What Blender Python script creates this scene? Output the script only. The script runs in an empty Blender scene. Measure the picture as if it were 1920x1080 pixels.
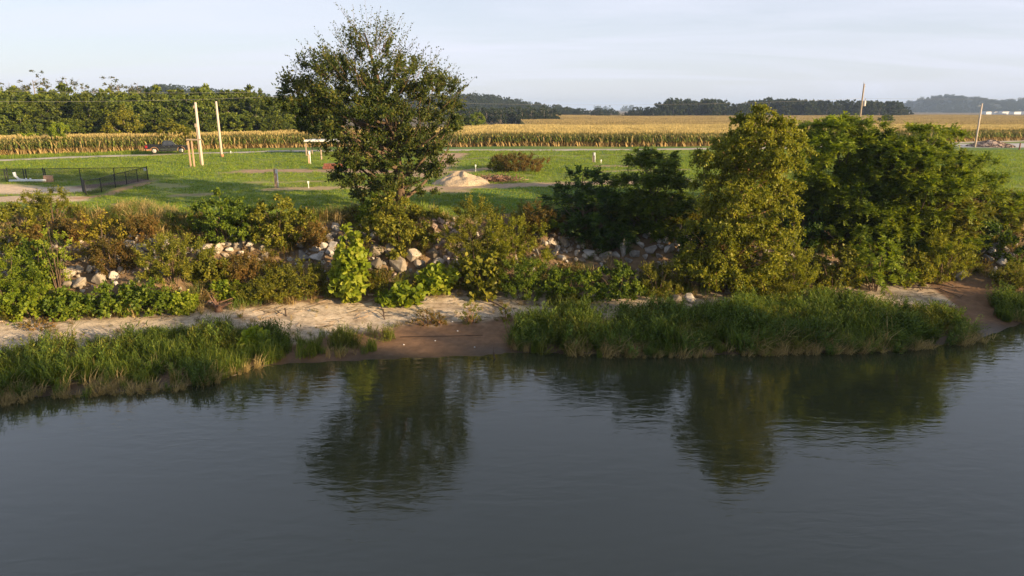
import bpy, math, random
import numpy as np
from mathutils import Vector, Matrix
R = math.radians
random.seed(7)
SC = bpy.context.scene
COL = SC.collection

# ------------------------------------------------------------------ camera, sky, sun, exposure
CAM_H, PITCH, FPX = 11.9, R(14.67), 1280.0
cam = bpy.data.cameras.new('camera'); cam.sensor_width = 36.0; cam.lens = 36.0 * FPX / 1920.0
cam.clip_start = 0.1; cam.clip_end = 12000
camo = bpy.data.objects.new('camera', cam); COL.objects.link(camo)
camo.location = (0, 0, CAM_H); camo.rotation_euler = (math.pi / 2 - PITCH, 0, 0)
SC.camera = camo
SUN_EL, SUN_AZ = R(12.5), R(121.0)          # azimuth clockwise from +Y (view direction): low sun behind and to the right
TO_SUN = Vector((math.sin(SUN_AZ) * math.cos(SUN_EL), math.cos(SUN_AZ) * math.cos(SUN_EL), math.sin(SUN_EL)))
W = bpy.data.worlds.new('World'); SC.world = W; W.use_nodes = True
nt = W.node_tree; nt.nodes.clear()
def nn(nt, t, **kw):
    n = nt.nodes.new(t)
    for k, v in kw.items():
        if k == 'ins':
            for kk, vv in v.items(): n.inputs[kk].default_value = vv
        else: setattr(n, k, v)
    return n
def lk(nt, a, b): nt.links.new(a, b)
sky = nn(nt, 'ShaderNodeTexSky', sky_type='NISHITA', sun_disc=False, sun_elevation=SUN_EL, sun_rotation=SUN_AZ,
         air_density=1.0, dust_density=0.6, ozone_density=1.6, altitude=100)
tc = nn(nt, 'ShaderNodeTexCoord')
# thin high cirrus: a veil all round the sky, streaked along one wind direction
sep = nn(nt, 'ShaderNodeSeparateXYZ'); lk(nt, tc.outputs['Generated'], sep.inputs[0])
zc = nn(nt, 'ShaderNodeMath', operation='MAXIMUM', ins={1: 0.03}); lk(nt, sep.outputs['Z'], zc.inputs[0])
zs = nn(nt, 'ShaderNodeMath', operation='ADD', ins={1: 0.12}); lk(nt, zc.outputs[0], zs.inputs[0])
dx = nn(nt, 'ShaderNodeMath', operation='DIVIDE'); lk(nt, sep.outputs['X'], dx.inputs[0]); lk(nt, zs.outputs[0], dx.inputs[1])
dy = nn(nt, 'ShaderNodeMath', operation='DIVIDE'); lk(nt, sep.outputs['Y'], dy.inputs[0]); lk(nt, zs.outputs[0], dy.inputs[1])
cmb = nn(nt, 'ShaderNodeCombineXYZ'); lk(nt, dx.outputs[0], cmb.inputs[0]); lk(nt, dy.outputs[0], cmb.inputs[1])
mp = nn(nt, 'ShaderNodeMapping'); mp.inputs['Scale'].default_value = (0.35, 1.3, 1); mp.inputs['Rotation'].default_value = (0, 0, R(-9))
lk(nt, cmb.outputs[0], mp.inputs[0])
nz = nn(nt, 'ShaderNodeTexNoise', ins={'Scale': 0.9, 'Detail': 7.0, 'Roughness': 0.58, 'Distortion': 0.7}); lk(nt, mp.outputs[0], nz.inputs['Vector'])
rp = nn(nt, 'ShaderNodeMapRange', ins={1: 0.38, 2: 0.75, 3: 0.6, 4: 0.95}); lk(nt, nz.outputs['Fac'], rp.inputs[0])
mixc = nn(nt, 'ShaderNodeMix', data_type='RGBA'); fz = nn(nt, 'ShaderNodeMapRange', ins={1: .04, 2: .6, 3: 1.1, 4: .5}); lk(nt, sep.outputs['Z'], fz.inputs[0]); fm = nn(nt, 'ShaderNodeMath', operation='MULTIPLY'); lk(nt, rp.outputs[0], fm.inputs[0]); lk(nt, fz.outputs[0], fm.inputs[1]); lk(nt, fm.outputs[0], mixc.inputs['Factor'])
lk(nt, sky.outputs[0], mixc.inputs[6]); mixc.inputs[7].default_value = (6.3, 6.45, 7.5, 1)
bg = nn(nt, 'ShaderNodeBackground', ins={'Strength': 0.06}); lk(nt, mixc.outputs[2], bg.inputs['Color'])
wo = nn(nt, 'ShaderNodeOutputWorld'); lk(nt, bg.outputs[0], wo.inputs['Surface'])
sun = bpy.data.lights.new('sun', 'SUN'); sun.energy = 4.8; sun.angle = R(0.6); sun.color = (1.0, 0.73, 0.42)
suno = bpy.data.objects.new('sun', sun); COL.objects.link(suno)
suno.rotation_euler = (-TO_SUN).to_track_quat('-Z', 'Y').to_euler(); suno.location = TO_SUN * 200
SC.view_settings.view_transform = 'Standard'; SC.view_settings.look = 'None'
SC.view_settings.exposure = 1.3; SC.view_settings.gamma = 1.0; SC.view_settings.use_curve_mapping = False
cy = SC.cycles
cy.use_denoising = True; cy.max_bounces = 9; cy.diffuse_bounces = 5; cy.transmission_bounces = 5; cy.glossy_bounces = 3
cy.volume_bounces = 0; cy.transparent_max_bounces = 6; cy.sample_clamp_indirect = 6.0

# ------------------------------------------------------------------ helpers: pixel -> place
CP, SP = math.cos(PITCH), math.sin(PITCH)
def ray(px, py):
    a, b = (px - 960.0) / FPX, (540.0 - py) / FPX
    return np.array((a, CP + b * SP, -SP + b * CP))
def at_y(px, py, Y):
    d = ray(px, py); return np.array((0, 0, CAM_H)) + d * (Y / d[1])
def at_z(px, py, z):
    d = ray(px, py); return np.array((0, 0, CAM_H)) + d * ((z - CAM_H) / d[2])
def px_per_m(p):
    return FPX / (p[1] * CP + (CAM_H - p[2]) * SP)

# numpy value noise
def _hash(ix, iy, s):
    h = (ix.astype(np.int64) * 374761393 + iy.astype(np.int64) * 668265263 + s * 974634777) & 0x7fffffff
    h = (h ^ (h >> 13)) * 1274126177 & 0x7fffffff
    return ((h ^ (h >> 16)) & 0xffff) / 65535.0
def vnoise(x, y, s=0):
    x = np.asarray(x, float); y = np.asarray(y, float)
    ix, iy = np.floor(x), np.floor(y); fx, fy = x - ix, y - iy
    fx, fy = fx * fx * (3 - 2 * fx), fy * fy * (3 - 2 * fy)
    a = _hash(ix, iy, s); b = _hash(ix + 1, iy, s); c = _hash(ix, iy + 1, s); d = _hash(ix + 1, iy + 1, s)
    return (a * (1 - fx) + b * fx) * (1 - fy) + (c * (1 - fx) + d * fx) * fy
def fbm(x, y, s=0, o=4):
    t, a, n = 0, 0.5, 0
    for i in range(o):
        t = t + a * vnoise(x * 2 ** i, y * 2 ** i, s + i * 17); n += a; a *= 0.5
    return t / n

# ------------------------------------------------------------------ terrain
SHORE_PX = [(-60, 775), (0, 752), (120, 742), (250, 735), (380, 722), (470, 690), (540, 683), (740, 674), (900, 668), (960, 662), (1040, 664),
            (1200, 670), (1400, 666), (1600, 660), (1750, 650), (1850, 632), (1920, 606)]
sh = np.array([at_z(x, y, 0)[:2] for x, y in SHORE_PX])
SHX = np.concatenate([[-3000, -300, -60], sh[:, 0], [60, 300, 3000]]); SHY = np.concatenate([[-400, -20, 16], sh[:, 1], [47, 100, 500]])
toe = np.array([at_z(x, y, 1.0)[:2] for x, y in [(0, 602), (200, 592), (400, 580), (600, 566), (860, 550), (1040, 543), (1250, 553), (1500, 545), (1650, 533), (1800, 525), (1920, 528)]])
TOX = np.concatenate([[-3000, -300, -60], toe[:, 0], [60, 300, 3000]]); TOY = np.concatenate([[-390, -10, 27], toe[:, 1], [57, 112, 512]])
top = np.array([at_z(x, y, 5.1)[:2] for x, y in [(0, 402), (150, 408), (300, 414), (640, 410), (860, 404), (1100, 394), (1300, 390), (1600, 385), (1920, 372)]])
TPX = np.concatenate([[-3000, -300, -60], top[:, 0], [60, 300, 3000]]); TPY = np.concatenate([[-380, 5, 40], top[:, 1], [66, 122, 522]])
def shore(x): return np.interp(x, SHX, SHY)
def toe_y(x): return np.interp(x, TOX, TOY)
def top_y(x): return np.interp(x, TPX, TPY)
def terrain(x, y):
    x = np.asarray(x, float); y = np.asarray(y, float)
    a, b, c = shore(x), toe_y(x), top_y(x)
    wob = (fbm(x * 0.5, y * 0.5, 3, 3) - 0.5)
    bed = np.maximum(-2.5, 0.22 * (y - a)) 
    t1 = np.clip((y - a) / np.maximum(b - a, .1), 0, 1); z1 = t1 ** 1.25 * 1.0 + wob * 0.22 * np.sin(np.pi * t1); z1 = z1 - .018 * np.sin(z1 * 6.2832 / .115)
    t2 = np.clip((y - b) / np.maximum(c - b, .1), 0, 1); s2 = t2 * 0.6 + 0.4 * t2 * t2 * (3 - 2 * t2)
    z2 = 1.0 + 4.1 * s2 + wob * 1.3 * np.sin(np.pi * t2)
    far = np.interp(y, [0, 50, 68, 88, 100, 130, 220, 350, 550, 900, 1600, 6000], [5.1, 5.12, 5.4, 5.75, 5.95, 6.0, 5.2, 4.6, 4.9, 4.2, 3.4, 3.0])
    z3 = np.where(t2 >= 1, np.maximum(far, 5.1) if False else far, 0) + (fbm(x * 0.12, y * 0.12, 9, 3) - 0.5) * 0.35 * np.clip((y - c) / 8, 0, 1)
    blend = np.clip((y - c) / 3.0, 0, 1)
    z = np.where(y < a, bed, np.where(y < b, z1, np.where(y < c, z2, 5.1 * (1 - blend) + z3 * blend)))
    nb = -36 + 0.12 * x + 6 * (fbm(x * 0.02, 0 * x, 5, 2) - .5)          # the river's other bank, behind the camera
    z = np.where(y < nb + 8, np.maximum(bed, np.clip((nb - y + 4) * 0.35, -2.5, 4.5)), z)
    return z
def tz(x, y): return float(terrain(np.array([x]), np.array([y]))[0])
def on_ground(px, py, far=420.0):
    d = ray(px, py); Y = np.concatenate([np.arange(20, 70, 0.08), np.arange(70, far, 0.4)]); t = Y / d[1]
    X = d[0] * t; Z = CAM_H + d[2] * t; g = terrain(X, Y)
    k = np.argmax(Z < g)
    if not (Z < g).any(): k = len(Y) - 1
    return np.array((X[k], Y[k], g[k]))

# ------------------------------------------------------------------ helpers: meshes and tags
def mesh(name, V, Fc, mat=None, smooth=False):
    me = bpy.data.meshes.new(name)
    V = np.asarray(V, dtype=np.float32)
    if isinstance(Fc, np.ndarray):
        nf, k = Fc.shape
        me.vertices.add(len(V)); me.vertices.foreach_set('co', V.ravel())
        me.loops.add(nf * k); me.loops.foreach_set('vertex_index', Fc.astype(np.int32).ravel())
        me.polygons.add(nf); me.polygons.foreach_set('loop_start', np.arange(0, nf * k, k, dtype=np.int32))
        me.update(calc_edges=True)
    else:
        me.from_pydata([tuple(map(float, v)) for v in V], [], Fc); me.update()
    if smooth: me.polygons.foreach_set('use_smooth', np.ones(len(me.polygons), dtype=bool))
    if mat: me.materials.append(mat)
    return me
def vcol(me, name, C):
    at = me.color_attributes.new(name, 'FLOAT_COLOR', 'POINT')
    C = np.asarray(C, dtype=np.float32)
    if C.shape[1] == 3: C = np.hstack([C, np.ones((len(C), 1), np.float32)])
    at.data.foreach_set('color', C.ravel())
def link(name, data, parent=None, loc=None):
    o = bpy.data.objects.new(name, data); COL.objects.link(o)
    if parent is not None: o.parent = parent
    if loc is not None: o.location = tuple(float(v) for v in loc)
    return o
def tag(o, label, cat, group=None, kind=None):
    if kind: o['kind'] = kind
    if label: o['label'] = label
    if cat: o['category'] = cat
    if group: o['group'] = group
    return o
def empty(name, loc, label, cat, group=None, rz=0.0):
    o = link(name, None, None, loc); o.rotation_euler = (0, 0, rz); o.empty_display_size = 0.3
    return tag(o, label, cat, group)
def copy_tree(o, parent=None):
    c = o.copy(); COL.objects.link(c); c.parent = parent
    for ch in list(o.children): copy_tree(ch, c)
    return c

class MB:
    """collects boxes, tubes and prisms into one mesh"""
    def __init__(s): s.v = []; s.f = []
    def add(s, V, Fc):
        n = len(s.v); s.v += [tuple(map(float, p)) for p in V]; s.f += [tuple(i + n for i in f) for f in Fc]; return s
    def box(s, c, d, rz=0.0, ry=0.0, bev=0.0):
        hx, hy, hz = d[0] / 2, d[1] / 2, d[2] / 2
        P = [(sx * hx, sy * hy, sz * hz) for sz in (-1, 1) for sx, sy in ((-1, -1), (1, -1), (1, 1), (-1, 1))]
        M = Matrix.Translation(Vector(c)) @ Matrix.Rotation(rz, 4, 'Z') @ Matrix.Rotation(ry, 4, 'Y')
        return s.add([M @ Vector(p) for p in P], [(3, 2, 1, 0), (4, 5, 6, 7), (0, 1, 5, 4), (1, 2, 6, 5), (2, 3, 7, 6), (3, 0, 4, 7)])
    def tube(s, pts, rad, n=6, cap=True):
        pts = [Vector(tuple(map(float, p))) for p in pts]
        if not hasattr(rad, '__len__'): rad = [rad] * len(pts)
        V = []; prev = None
        for i, p in enumerate(pts):
            t = (pts[min(i + 1, len(pts) - 1)] - pts[max(i - 1, 0)])
            t = t.normalized() if t.length > 1e-9 else Vector((0, 0, 1))
            if prev is None:
                u = t.orthogonal().normalized()
            else:
                u = prev - t * prev.dot(t); u = u.normalized() if u.length > 1e-6 else t.orthogonal().normalized()
            prev = u; w = t.cross(u)
            for k in range(n):
                a = 2 * math.pi * k / n; V.append(p + (u * math.cos(a) + w * math.sin(a)) * rad[i])
        Fc = []
        for i in range(len(pts) - 1):
            for k in range(n):
                a, b = i * n + k, i * n + (k + 1) % n; Fc.append((a, b, b + n, a + n))
        if cap: Fc += [tuple(reversed(range(n))), tuple(range((len(pts) - 1) * n, len(pts) * n))]
        return s.add(V, Fc)
    def prism(s, poly, y0, y1):
        """extrude an x-z outline from y0 to y1"""
        n = len(poly); V = [(x, y0, z) for x, z in poly] + [(x, y1, z) for x, z in poly]
        Fc = [tuple(range(n)), tuple(reversed(range(n, 2 * n)))] + [(i + n, (i + 1) % n + n, (i + 1) % n, i) for i in range(n)]
        return s.add(V, Fc)
    def build(s, name, mat, parent=None, smooth=False, loc=None):
        return link(name, mesh(name, s.v, s.f, mat, smooth), parent, loc)

# ------------------------------------------------------------------ materials
def mat_new(name):
    m = bpy.data.materials.new(name); m.use_nodes = True; nt = m.node_tree; nt.nodes.clear()
    out = nn(nt, 'ShaderNodeOutputMaterial'); return m, nt, out
def simple(name, col, rough=0.7, metal=0.0, var=0.25, scale=6.0, bump=0.0, spec=0.4, stretch=None, coord='Object'):
    m, nt, out = mat_new(name)
    b = nn(nt, 'ShaderNodeBsdfPrincipled', ins={'Roughness': rough, 'Metallic': metal, 'Specular IOR Level': spec})
    t = nn(nt, 'ShaderNodeTexCoord'); src = t.outputs[coord]
    if stretch:
        mpn = nn(nt, 'ShaderNodeMapping'); mpn.inputs['Scale'].default_value = stretch; lk(nt, src, mpn.inputs[0]); src = mpn.outputs[0]
    n = nn(nt, 'ShaderNodeTexNoise', ins={'Scale': scale, 'Detail': 5.0, 'Roughness': 0.6}); lk(nt, src, n.inputs['Vector'])
    r = nn(nt, 'ShaderNodeMapRange', ins={1: 0.3, 2: 0.7, 3: 1 - var, 4: 1 + var}); lk(nt, n.outputs['Fac'], r.inputs[0])
    oi = nn(nt, 'ShaderNodeObjectInfo'); r2 = nn(nt, 'ShaderNodeMapRange', ins={1: 0, 2: 1, 3: 1 - var * .4, 4: 1 + var * .4}); lk(nt, oi.outputs['Random'], r2.inputs[0])
    mm = nn(nt, 'ShaderNodeMath', operation='MULTIPLY'); lk(nt, r.outputs[0], mm.inputs[0]); lk(nt, r2.outputs[0], mm.inputs[1])
    vm = nn(nt, 'ShaderNodeVectorMath', operation='SCALE'); vm.inputs[0].default_value = col[:3]; lk(nt, mm.outputs[0], vm.inputs['Scale'])
    lk(nt, vm.outputs[0], b.inputs['Base Color'])
    if bump:
        bp = nn(nt, 'ShaderNodeBump', ins={'Strength': 0.6, 'Distance': bump}); lk(nt, n.outputs['Fac'], bp.inputs['Height']); lk(nt, bp.outputs[0], b.inputs['Normal'])
    lk(nt, b.outputs[0], out.inputs['Surface']); return m
def leafmat(name, cols, trans=0.38, rough=0.5, clump=0.7, tint=0.12, attr=None):
    """cols: list of (position, rgb) over a per-leaf random value; a slow noise through the plant shifts it"""
    m, nt, out = mat_new(name)
    g = nn(nt, 'ShaderNodeNewGeometry'); t = nn(nt, 'ShaderNodeTexCoord'); oi = nn(nt, 'ShaderNodeObjectInfo')
    n = nn(nt, 'ShaderNodeTexNoise', ins={'Scale': clump, 'Detail': 3.0, 'Roughness': 0.6}); lk(nt, t.outputs['Object'], n.inputs['Vector'])
    nr = nn(nt, 'ShaderNodeMapRange', ins={1: 0.3, 2: 0.7, 3: -0.3, 4: 0.3}); nr.clamp = False; lk(nt, n.outputs['Fac'], nr.inputs[0])
    ad = nn(nt, 'ShaderNodeMath', operation='MULTIPLY_ADD', ins={1: 0.7, 2: 0.15}); lk(nt, g.outputs['Random Per Island'], ad.inputs[0])
    ad2 = nn(nt, 'ShaderNodeMath', operation='ADD'); lk(nt, ad.outputs[0], ad2.inputs[0]); lk(nt, nr.outputs[0], ad2.inputs[1])
    cr = nn(nt, 'ShaderNodeValToRGB'); el = cr.color_ramp.elements
    while len(el) < len(cols): el.new(0.5)
    for e, (p, c) in zip(el, cols): e.position = p; e.color = (*c, 1)
    lk(nt, ad2.outputs[0], cr.inputs[0])
    r2 = nn(nt, 'ShaderNodeMapRange', ins={1: 0, 2: 1, 3: 1 - tint, 4: 1 + tint}); lk(nt, oi.outputs['Random'], r2.inputs[0])
    vm = nn(nt, 'ShaderNodeVectorMath', operation='SCALE'); lk(nt, cr.outputs[0], vm.inputs[0]); lk(nt, r2.outputs[0], vm.inputs['Scale'])
    b = nn(nt, 'ShaderNodeBsdfPrincipled', ins={'Roughness': rough, 'Specular IOR Level': 0.22}); lk(nt, vm.outputs[0], b.inputs['Base Color'])
    tr = nn(nt, 'ShaderNodeBsdfTranslucent')
    vy = nn(nt, 'ShaderNodeVectorMath', operation='MULTIPLY'); vy.inputs[1].default_value = (1.25, 1.2, 0.55); lk(nt, vm.outputs[0], vy.inputs[0]); lk(nt, vy.outputs[0], tr.inputs['Color'])
    mx = nn(nt, 'ShaderNodeMixShader', ins={0: trans}); lk(nt, b.outputs[0], mx.inputs[1]); lk(nt, tr.outputs[0], mx.inputs[2])
    lk(nt, mx.outputs[0], out.inputs['Surface']); return m
def attrmat(name, attr='col', trans=0.3, rough=0.6, tint=0.15):
    m, nt, out = mat_new(name)
    a = nn(nt, 'ShaderNodeAttribute', attribute_name=attr); oi = nn(nt, 'ShaderNodeObjectInfo'); g = nn(nt, 'ShaderNodeNewGeometry')
    r1 = nn(nt, 'ShaderNodeMapRange', ins={1: 0, 2: 1, 3: 1 - tint, 4: 1 + tint}); lk(nt, oi.outputs['Random'], r1.inputs[0])
    r2 = nn(nt, 'ShaderNodeMapRange', ins={1: 0, 2: 1, 3: .75, 4: 1.25}); lk(nt, g.outputs['Random Per Island'], r2.inputs[0])
    mm = nn(nt, 'ShaderNodeMath', operation='MULTIPLY'); lk(nt, r1.outputs[0], mm.inputs[0]); lk(nt, r2.outputs[0], mm.inputs[1])
    vm = nn(nt, 'ShaderNodeVectorMath', operation='SCALE'); lk(nt, a.outputs['Color'], vm.inputs[0]); lk(nt, mm.outputs[0], vm.inputs['Scale'])
    b = nn(nt, 'ShaderNodeBsdfPrincipled', ins={'Roughness': rough, 'Specular IOR Level': 0.2}); lk(nt, vm.outputs[0], b.inputs['Base Color'])
    tr = nn(nt, 'ShaderNodeBsdfTranslucent'); lk(nt, vm.outputs[0], tr.inputs['Color'])
    mx = nn(nt, 'ShaderNodeMixShader', ins={0: trans}); lk(nt, b.outputs[0], mx.inputs[1]); lk(nt, tr.outputs[0], mx.inputs[2])
    lk(nt, mx.outputs[0], out.inputs['Surface']); return m
BARK = simple('bark_brown', (0.15, 0.10, 0.065), 0.9, var=0.35, scale=9, stretch=(1, 1, .25))
BARK_RED = simple('bark_reddish', (0.30, 0.15, 0.075), 0.85, var=0.3, scale=9, stretch=(1, 1, .25))
BARK_GREY = simple('bark_grey', (0.20, 0.17, 0.14), 0.9, var=0.3, scale=6, stretch=(1, 1, .25))
TWIG = simple('twig', (0.16, 0.12, 0.07), 0.9)
POLE = simple('weathered_pole_wood', (0.54, 0.45, 0.37), 0.85, var=0.18, scale=5, stretch=(1, 1, .08))
POLE_GREY = simple('grey_pole_wood', (0.33, 0.26, 0.19), 0.85, var=0.2, scale=5, stretch=(1, 1, .08))
LUMBER = simple('treated_lumber', (0.46, 0.31, 0.20), 0.8, var=0.2, scale=7, stretch=(1, 1, .1))
WHITE = simple('white_paint', (0.78, 0.78, 0.76), 0.5, var=0.06)
BLACK = simple('black_vinyl', (0.012, 0.013, 0.013), 0.55, var=0.1)
GALV = simple('galvanised_metal', (0.5, 0.5, 0.5), 0.45, metal=0.6, var=0.15)
LEAF = {
 'oak':    leafmat('leaf_oak_dark', [(0, (.030, .052, .010)), (.45, (.056, .082, .014)), (.8, (.105, .118, .018)), (1, (.17, .145, .024))], .34),
 'olive':  leafmat('leaf_olive', [(0, (.080, .098, .013)), (.5, (.172, .185, .02)), (1, (.33, .29, .032))]),
 'yellow': leafmat('leaf_yellow_green', [(0, (.105, .130, .013)), (.5, (.225, .250, .021)), (1, (.42, .40, .04))], .42),
 'gold':   leafmat('leaf_gold', [(0, (.19, .17, .016)), (.5, (.34, .28, .024)), (1, (.50, .40, .05))], .42),
 'green':  leafmat('leaf_green', [(0, (.052, .092, .012)), (.5, (.110, .165, .017)), (1, (.22, .265, .024))], .42),
 'bright': leafmat('leaf_bright_green', [(0, (.085, .145, .013)), (.5, (.185, .250, .019)), (1, (.33, .37, .03))], .45),
 'lime':   leafmat('leaf_lime', [(0, (.17, .25, .018)), (.5, (.30, .37, .03)), (1, (.50, .50, .07))], .45),
 'dark':   leafmat('leaf_dark_green', [(0, (.026, .056, .012)), (.5, (.050, .094, .016)), (1, (.105, .160, .020))], .38),
 'rust':   leafmat('leaf_rusty', [(0, (.085, .090, .02)), (.5, (.17, .125, .03)), (1, (.30, .16, .045))]),
 'straw':  leafmat('leaf_straw', [(0, (.24, .17, .07)), (.5, (.36, .26, .11)), (1, (.48, .36, .17))], .3),
 'wood':   leafmat('leaf_wood_edge', [(0, (.048, .080, .015)), (.5, (.102, .140, .020)), (1, (.21, .235, .03))], .36, clump=.35, tint=.28),
 'far':    leafmat('leaf_far_wood', [(0, (.020, .036, .016)), (.5, (.034, .054, .022)), (1, (.060, .074, .028))], .28, clump=.2, tint=.22),
}
# ------------------------------------------------------------------ the ground: one sheet to the horizon
def axis(segs, grow_to, grow):
    a = []
    for lo, hi, st in segs: a += list(np.arange(lo, hi, st))
    a.append(segs[-1][1]); st = segs[-1][2]; v = a[-1]
    while v < grow_to: st *= grow; v += st; a.append(v)
    return np.array(a)
gx = axis([(0, 34, .3), (34, 60, .8)], 5200, 1.22); gx = np.concatenate([-gx[:0:-1], gx])
gy = axis([(-420, -40, 20), (-40, 22, 3), (22, 58, .24), (58, 130, .7)], 6500, 1.16)
GX, GY = np.meshgrid(gx, gy); gx_, gy_ = GX.ravel(), GY.ravel()
gz_ = terrain(gx_, gy_)
nx, ny = len(gx), len(gy)
ii = (np.arange(ny - 1)[:, None] * nx + np.arange(nx - 1)[None]).ravel()
GF = np.stack([ii, ii + 1, ii + nx + 1, ii + nx], 1)
A_, B_, C_ = shore(gx_), toe_y(gx_), top_y(gx_)
N1, N2, N3 = fbm(gx_ * .35, gy_ * .35, 21), fbm(gx_ * 1.6, gy_ * 1.6, 31), fbm(gx_ * .09, gy_ * .09, 41)
def ss(a, b, v): t = np.clip((v - a) / (b - a), 0, 1); return t * t * (3 - 2 * t)
def lay(Cc, col, m): return Cc * (1 - m[:, None]) + np.array(col) * m[:, None]
t1 = (gy_ - A_) / np.maximum(B_ - A_, .1)
alb = np.tile(np.array((.085, .060, .042)), (len(gx_), 1))                       # river bed and wet mud
alb = lay(alb, (.20, .118, .066), ss(.02, .22, t1 + (N1 - .5) * .2))           # drying mud
sandm = ss(.44, .60, t1 + (N1 - .5) * .42 + .16 * ss(-3, -10, gx_)) * (gx_ < 27)
alb = lay(alb, (.56, .46, .335), sandm)
alb = lay(alb, (.33, .25, .17), sandm * ss(.50, .66, N2) * .75)
bankm = ss(-.35, .25, gy_ - B_ + (N2 - .5) * 1.6)
alb = lay(alb, (.17, .115, .065), bankm); alb = lay(alb, (.26, .17, .09), bankm * ss(.5, .7, N1) * .6)
lawnm = ss(-.6, .7, gy_ - C_ + (N2 - .5) * 1.2)
alb = lay(alb, (.095, .175, .024), lawnm)
alb = lay(alb, (.19, .24, .034), lawnm * ss(.40, .66, N3))
alb = lay(alb, (.065, .14, .024), lawnm * ss(.52, .72, fbm(gx_ * .22, gy_ * .5, 55)) * .7)
alb = lay(alb, (.27, .23, .08), lawnm * ss(.56, .76, N2) * .45)
def stroke(pxs, w, z=None):
    P = np.array([on_ground(x, y)[:2] for x, y in pxs]); D = np.full(len(gx_), 1e9)
    for a, b in zip(P[:-1], P[1:]):
        ab = b - a; t = np.clip(((gx_ - a[0]) * ab[0] + (gy_ - a[1]) * ab[1]) / (ab @ ab), 0, 1)
        D = np.minimum(D, np.hypot(gx_ - a[0] - t * ab[0], gy_ - a[1] - t * ab[1]))
    return D / w
def patch(pxs, w, col, amt=1.0, ragged=1.1):
    global alb
    d = stroke(pxs, w); m = ss(1.0, .55, d + (N2 - .5) * ragged) * amt
    alb = lay(alb, col, m); return m
DIRT = (.36, .235, .145); STRAW = (.40, .29, .15)
patch([(470, 322), (560, 320), (650, 320), (720, 322)], 2.3, DIRT, .95)
patch([(470, 342), (560, 341), (600, 340)], .7, STRAW, .5); patch([(1130, 322), (1200, 320), (1280, 318)], 1.0, STRAW, .6); patch([(860, 300), (960, 292), (1100, 292), (1250, 290)], .9, STRAW, .4); patch([(300, 345), (340, 350)], 1.3, STRAW, .35)
patch([(520, 355), (640, 352), (760, 352), (860, 358)], 1.5, STRAW, .9)
patch([(820, 352), (900, 350), (1000, 346), (1060, 345), (1270, 338)], 1.9, (.40, .28, .18), .95)
patch([(800, 330), (830, 300), (850, 290)], 2.6, (.46, .30, .19), .9)
patch([(860, 322), (930, 316), (960, 316)], 1.5, DIRT, .8)
patch([(1130, 312), (1170, 312)], 1.4, DIRT, .8)
patch([(340, 366), (400, 364)], 1.1, DIRT, .55); patch([(430, 324), (420, 325)], .8, DIRT, .5)
patch([(225, 384), (265, 392)], 1.0, (.22, .15, .08), .7)
patch([(-120, 352), (20, 356), (120, 358)], 3.2, (.60, .46, .31), 1.0, .6)
patch([(-120, 372), (60, 372), (120, 374)], 2.2, (.56, .42, .27), 1.0, .6)
patch([(170, 350), (215, 345), (262, 339)], 1.9, (.20, .125, .095), .95, .5)
patch([(150, 372), (200, 366), (240, 352), (275, 343)], 0.7, (.42, .24, .12), .8)
patch([(365, 314), (374, 313)], .7, DIRT, .8)
lotm = patch([(1815, 273), (1870, 273), (1990, 272), (2100, 272)], 7.5, (.46, .44, .43), 1.0, .4)
CORN_PX = [(-260, 303), (0, 293), (300, 284.5), (560, 277), (1000, 274.5), (1300, 275.5), (1780, 268), (1920, 264.5), (2200, 258)]
CEDGE = np.array([on_ground(x, y)[:2] for x, y in CORN_PX])
def corn_y(x): return np.interp(x, CEDGE[:, 0], CEDGE[:, 1])
soilm = ss(0, 2, gy_ - corn_y(gx_) - .3); alb = lay(alb, (.16, .12, .06), soilm)
alb *= (0.86 + 0.28 * fbm(gx_ * 3.1, gy_ * 3.1, 77))[:, None]
m, nt, out = mat_new('ground_soil_and_turf')
ca = nn(nt, 'ShaderNodeAttribute', attribute_name='alb'); ms = nn(nt, 'ShaderNodeAttribute', attribute_name='msk')
sp = nn(nt, 'ShaderNodeSeparateColor'); lk(nt, ms.outputs['Color'], sp.inputs[0])
t = nn(nt, 'ShaderNodeTexCoord')
n1 = nn(nt, 'ShaderNodeTexNoise', ins={'Scale': 3.0, 'Detail': 8.0, 'Roughness': 0.7}); lk(nt, t.outputs['Object'], n1.inputs['Vector'])
mpn = nn(nt, 'ShaderNodeMapping'); mpn.inputs['Scale'].default_value = (.55, 1.0, 1); lk(nt, t.outputs['Object'], mpn.inputs[0])
wob = nn(nt, 'ShaderNodeVectorMath', operation='MULTIPLY_ADD'); wob.inputs[1].default_value = (1.1, 1.1, 0); lk(nt, n1.outputs['Color'], wob.inputs[0]); lk(nt, mpn.outputs[0], wob.inputs[2])
vo = nn(nt, 'ShaderNodeTexVoronoi', feature='DISTANCE_TO_EDGE', ins={'Scale': 2.6}); lk(nt, wob.outputs[0], vo.inputs['Vector'])
ck = nn(nt, 'ShaderNodeMapRange', ins={1: 0.0, 2: 0.055, 3: 0.5, 4: 1.0}); lk(nt, vo.outputs['Distance'], ck.inputs[0])
ckm = nn(nt, 'ShaderNodeMix', data_type='FLOAT', ins={2: 1.0}); lk(nt, sp.outputs[0], ckm.inputs[0]); lk(nt, ck.outputs[0], ckm.inputs[3])
r = nn(nt, 'ShaderNodeMapRange', ins={1: 0.25, 2: 0.75, 3: 0.62, 4: 1.38}); lk(nt, n1.outputs['Fac'], r.inputs[0])
mm = nn(nt, 'ShaderNodeMath', operation='MULTIPLY'); lk(nt, r.outputs[0], mm.inputs[0]); lk(nt, ckm.outputs[0], mm.inputs[1])
vm = nn(nt, 'ShaderNodeVectorMath', operation='SCALE'); lk(nt, ca.outputs['Color'], vm.inputs[0]); lk(nt, mm.outputs[0], vm.inputs['Scale'])
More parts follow.
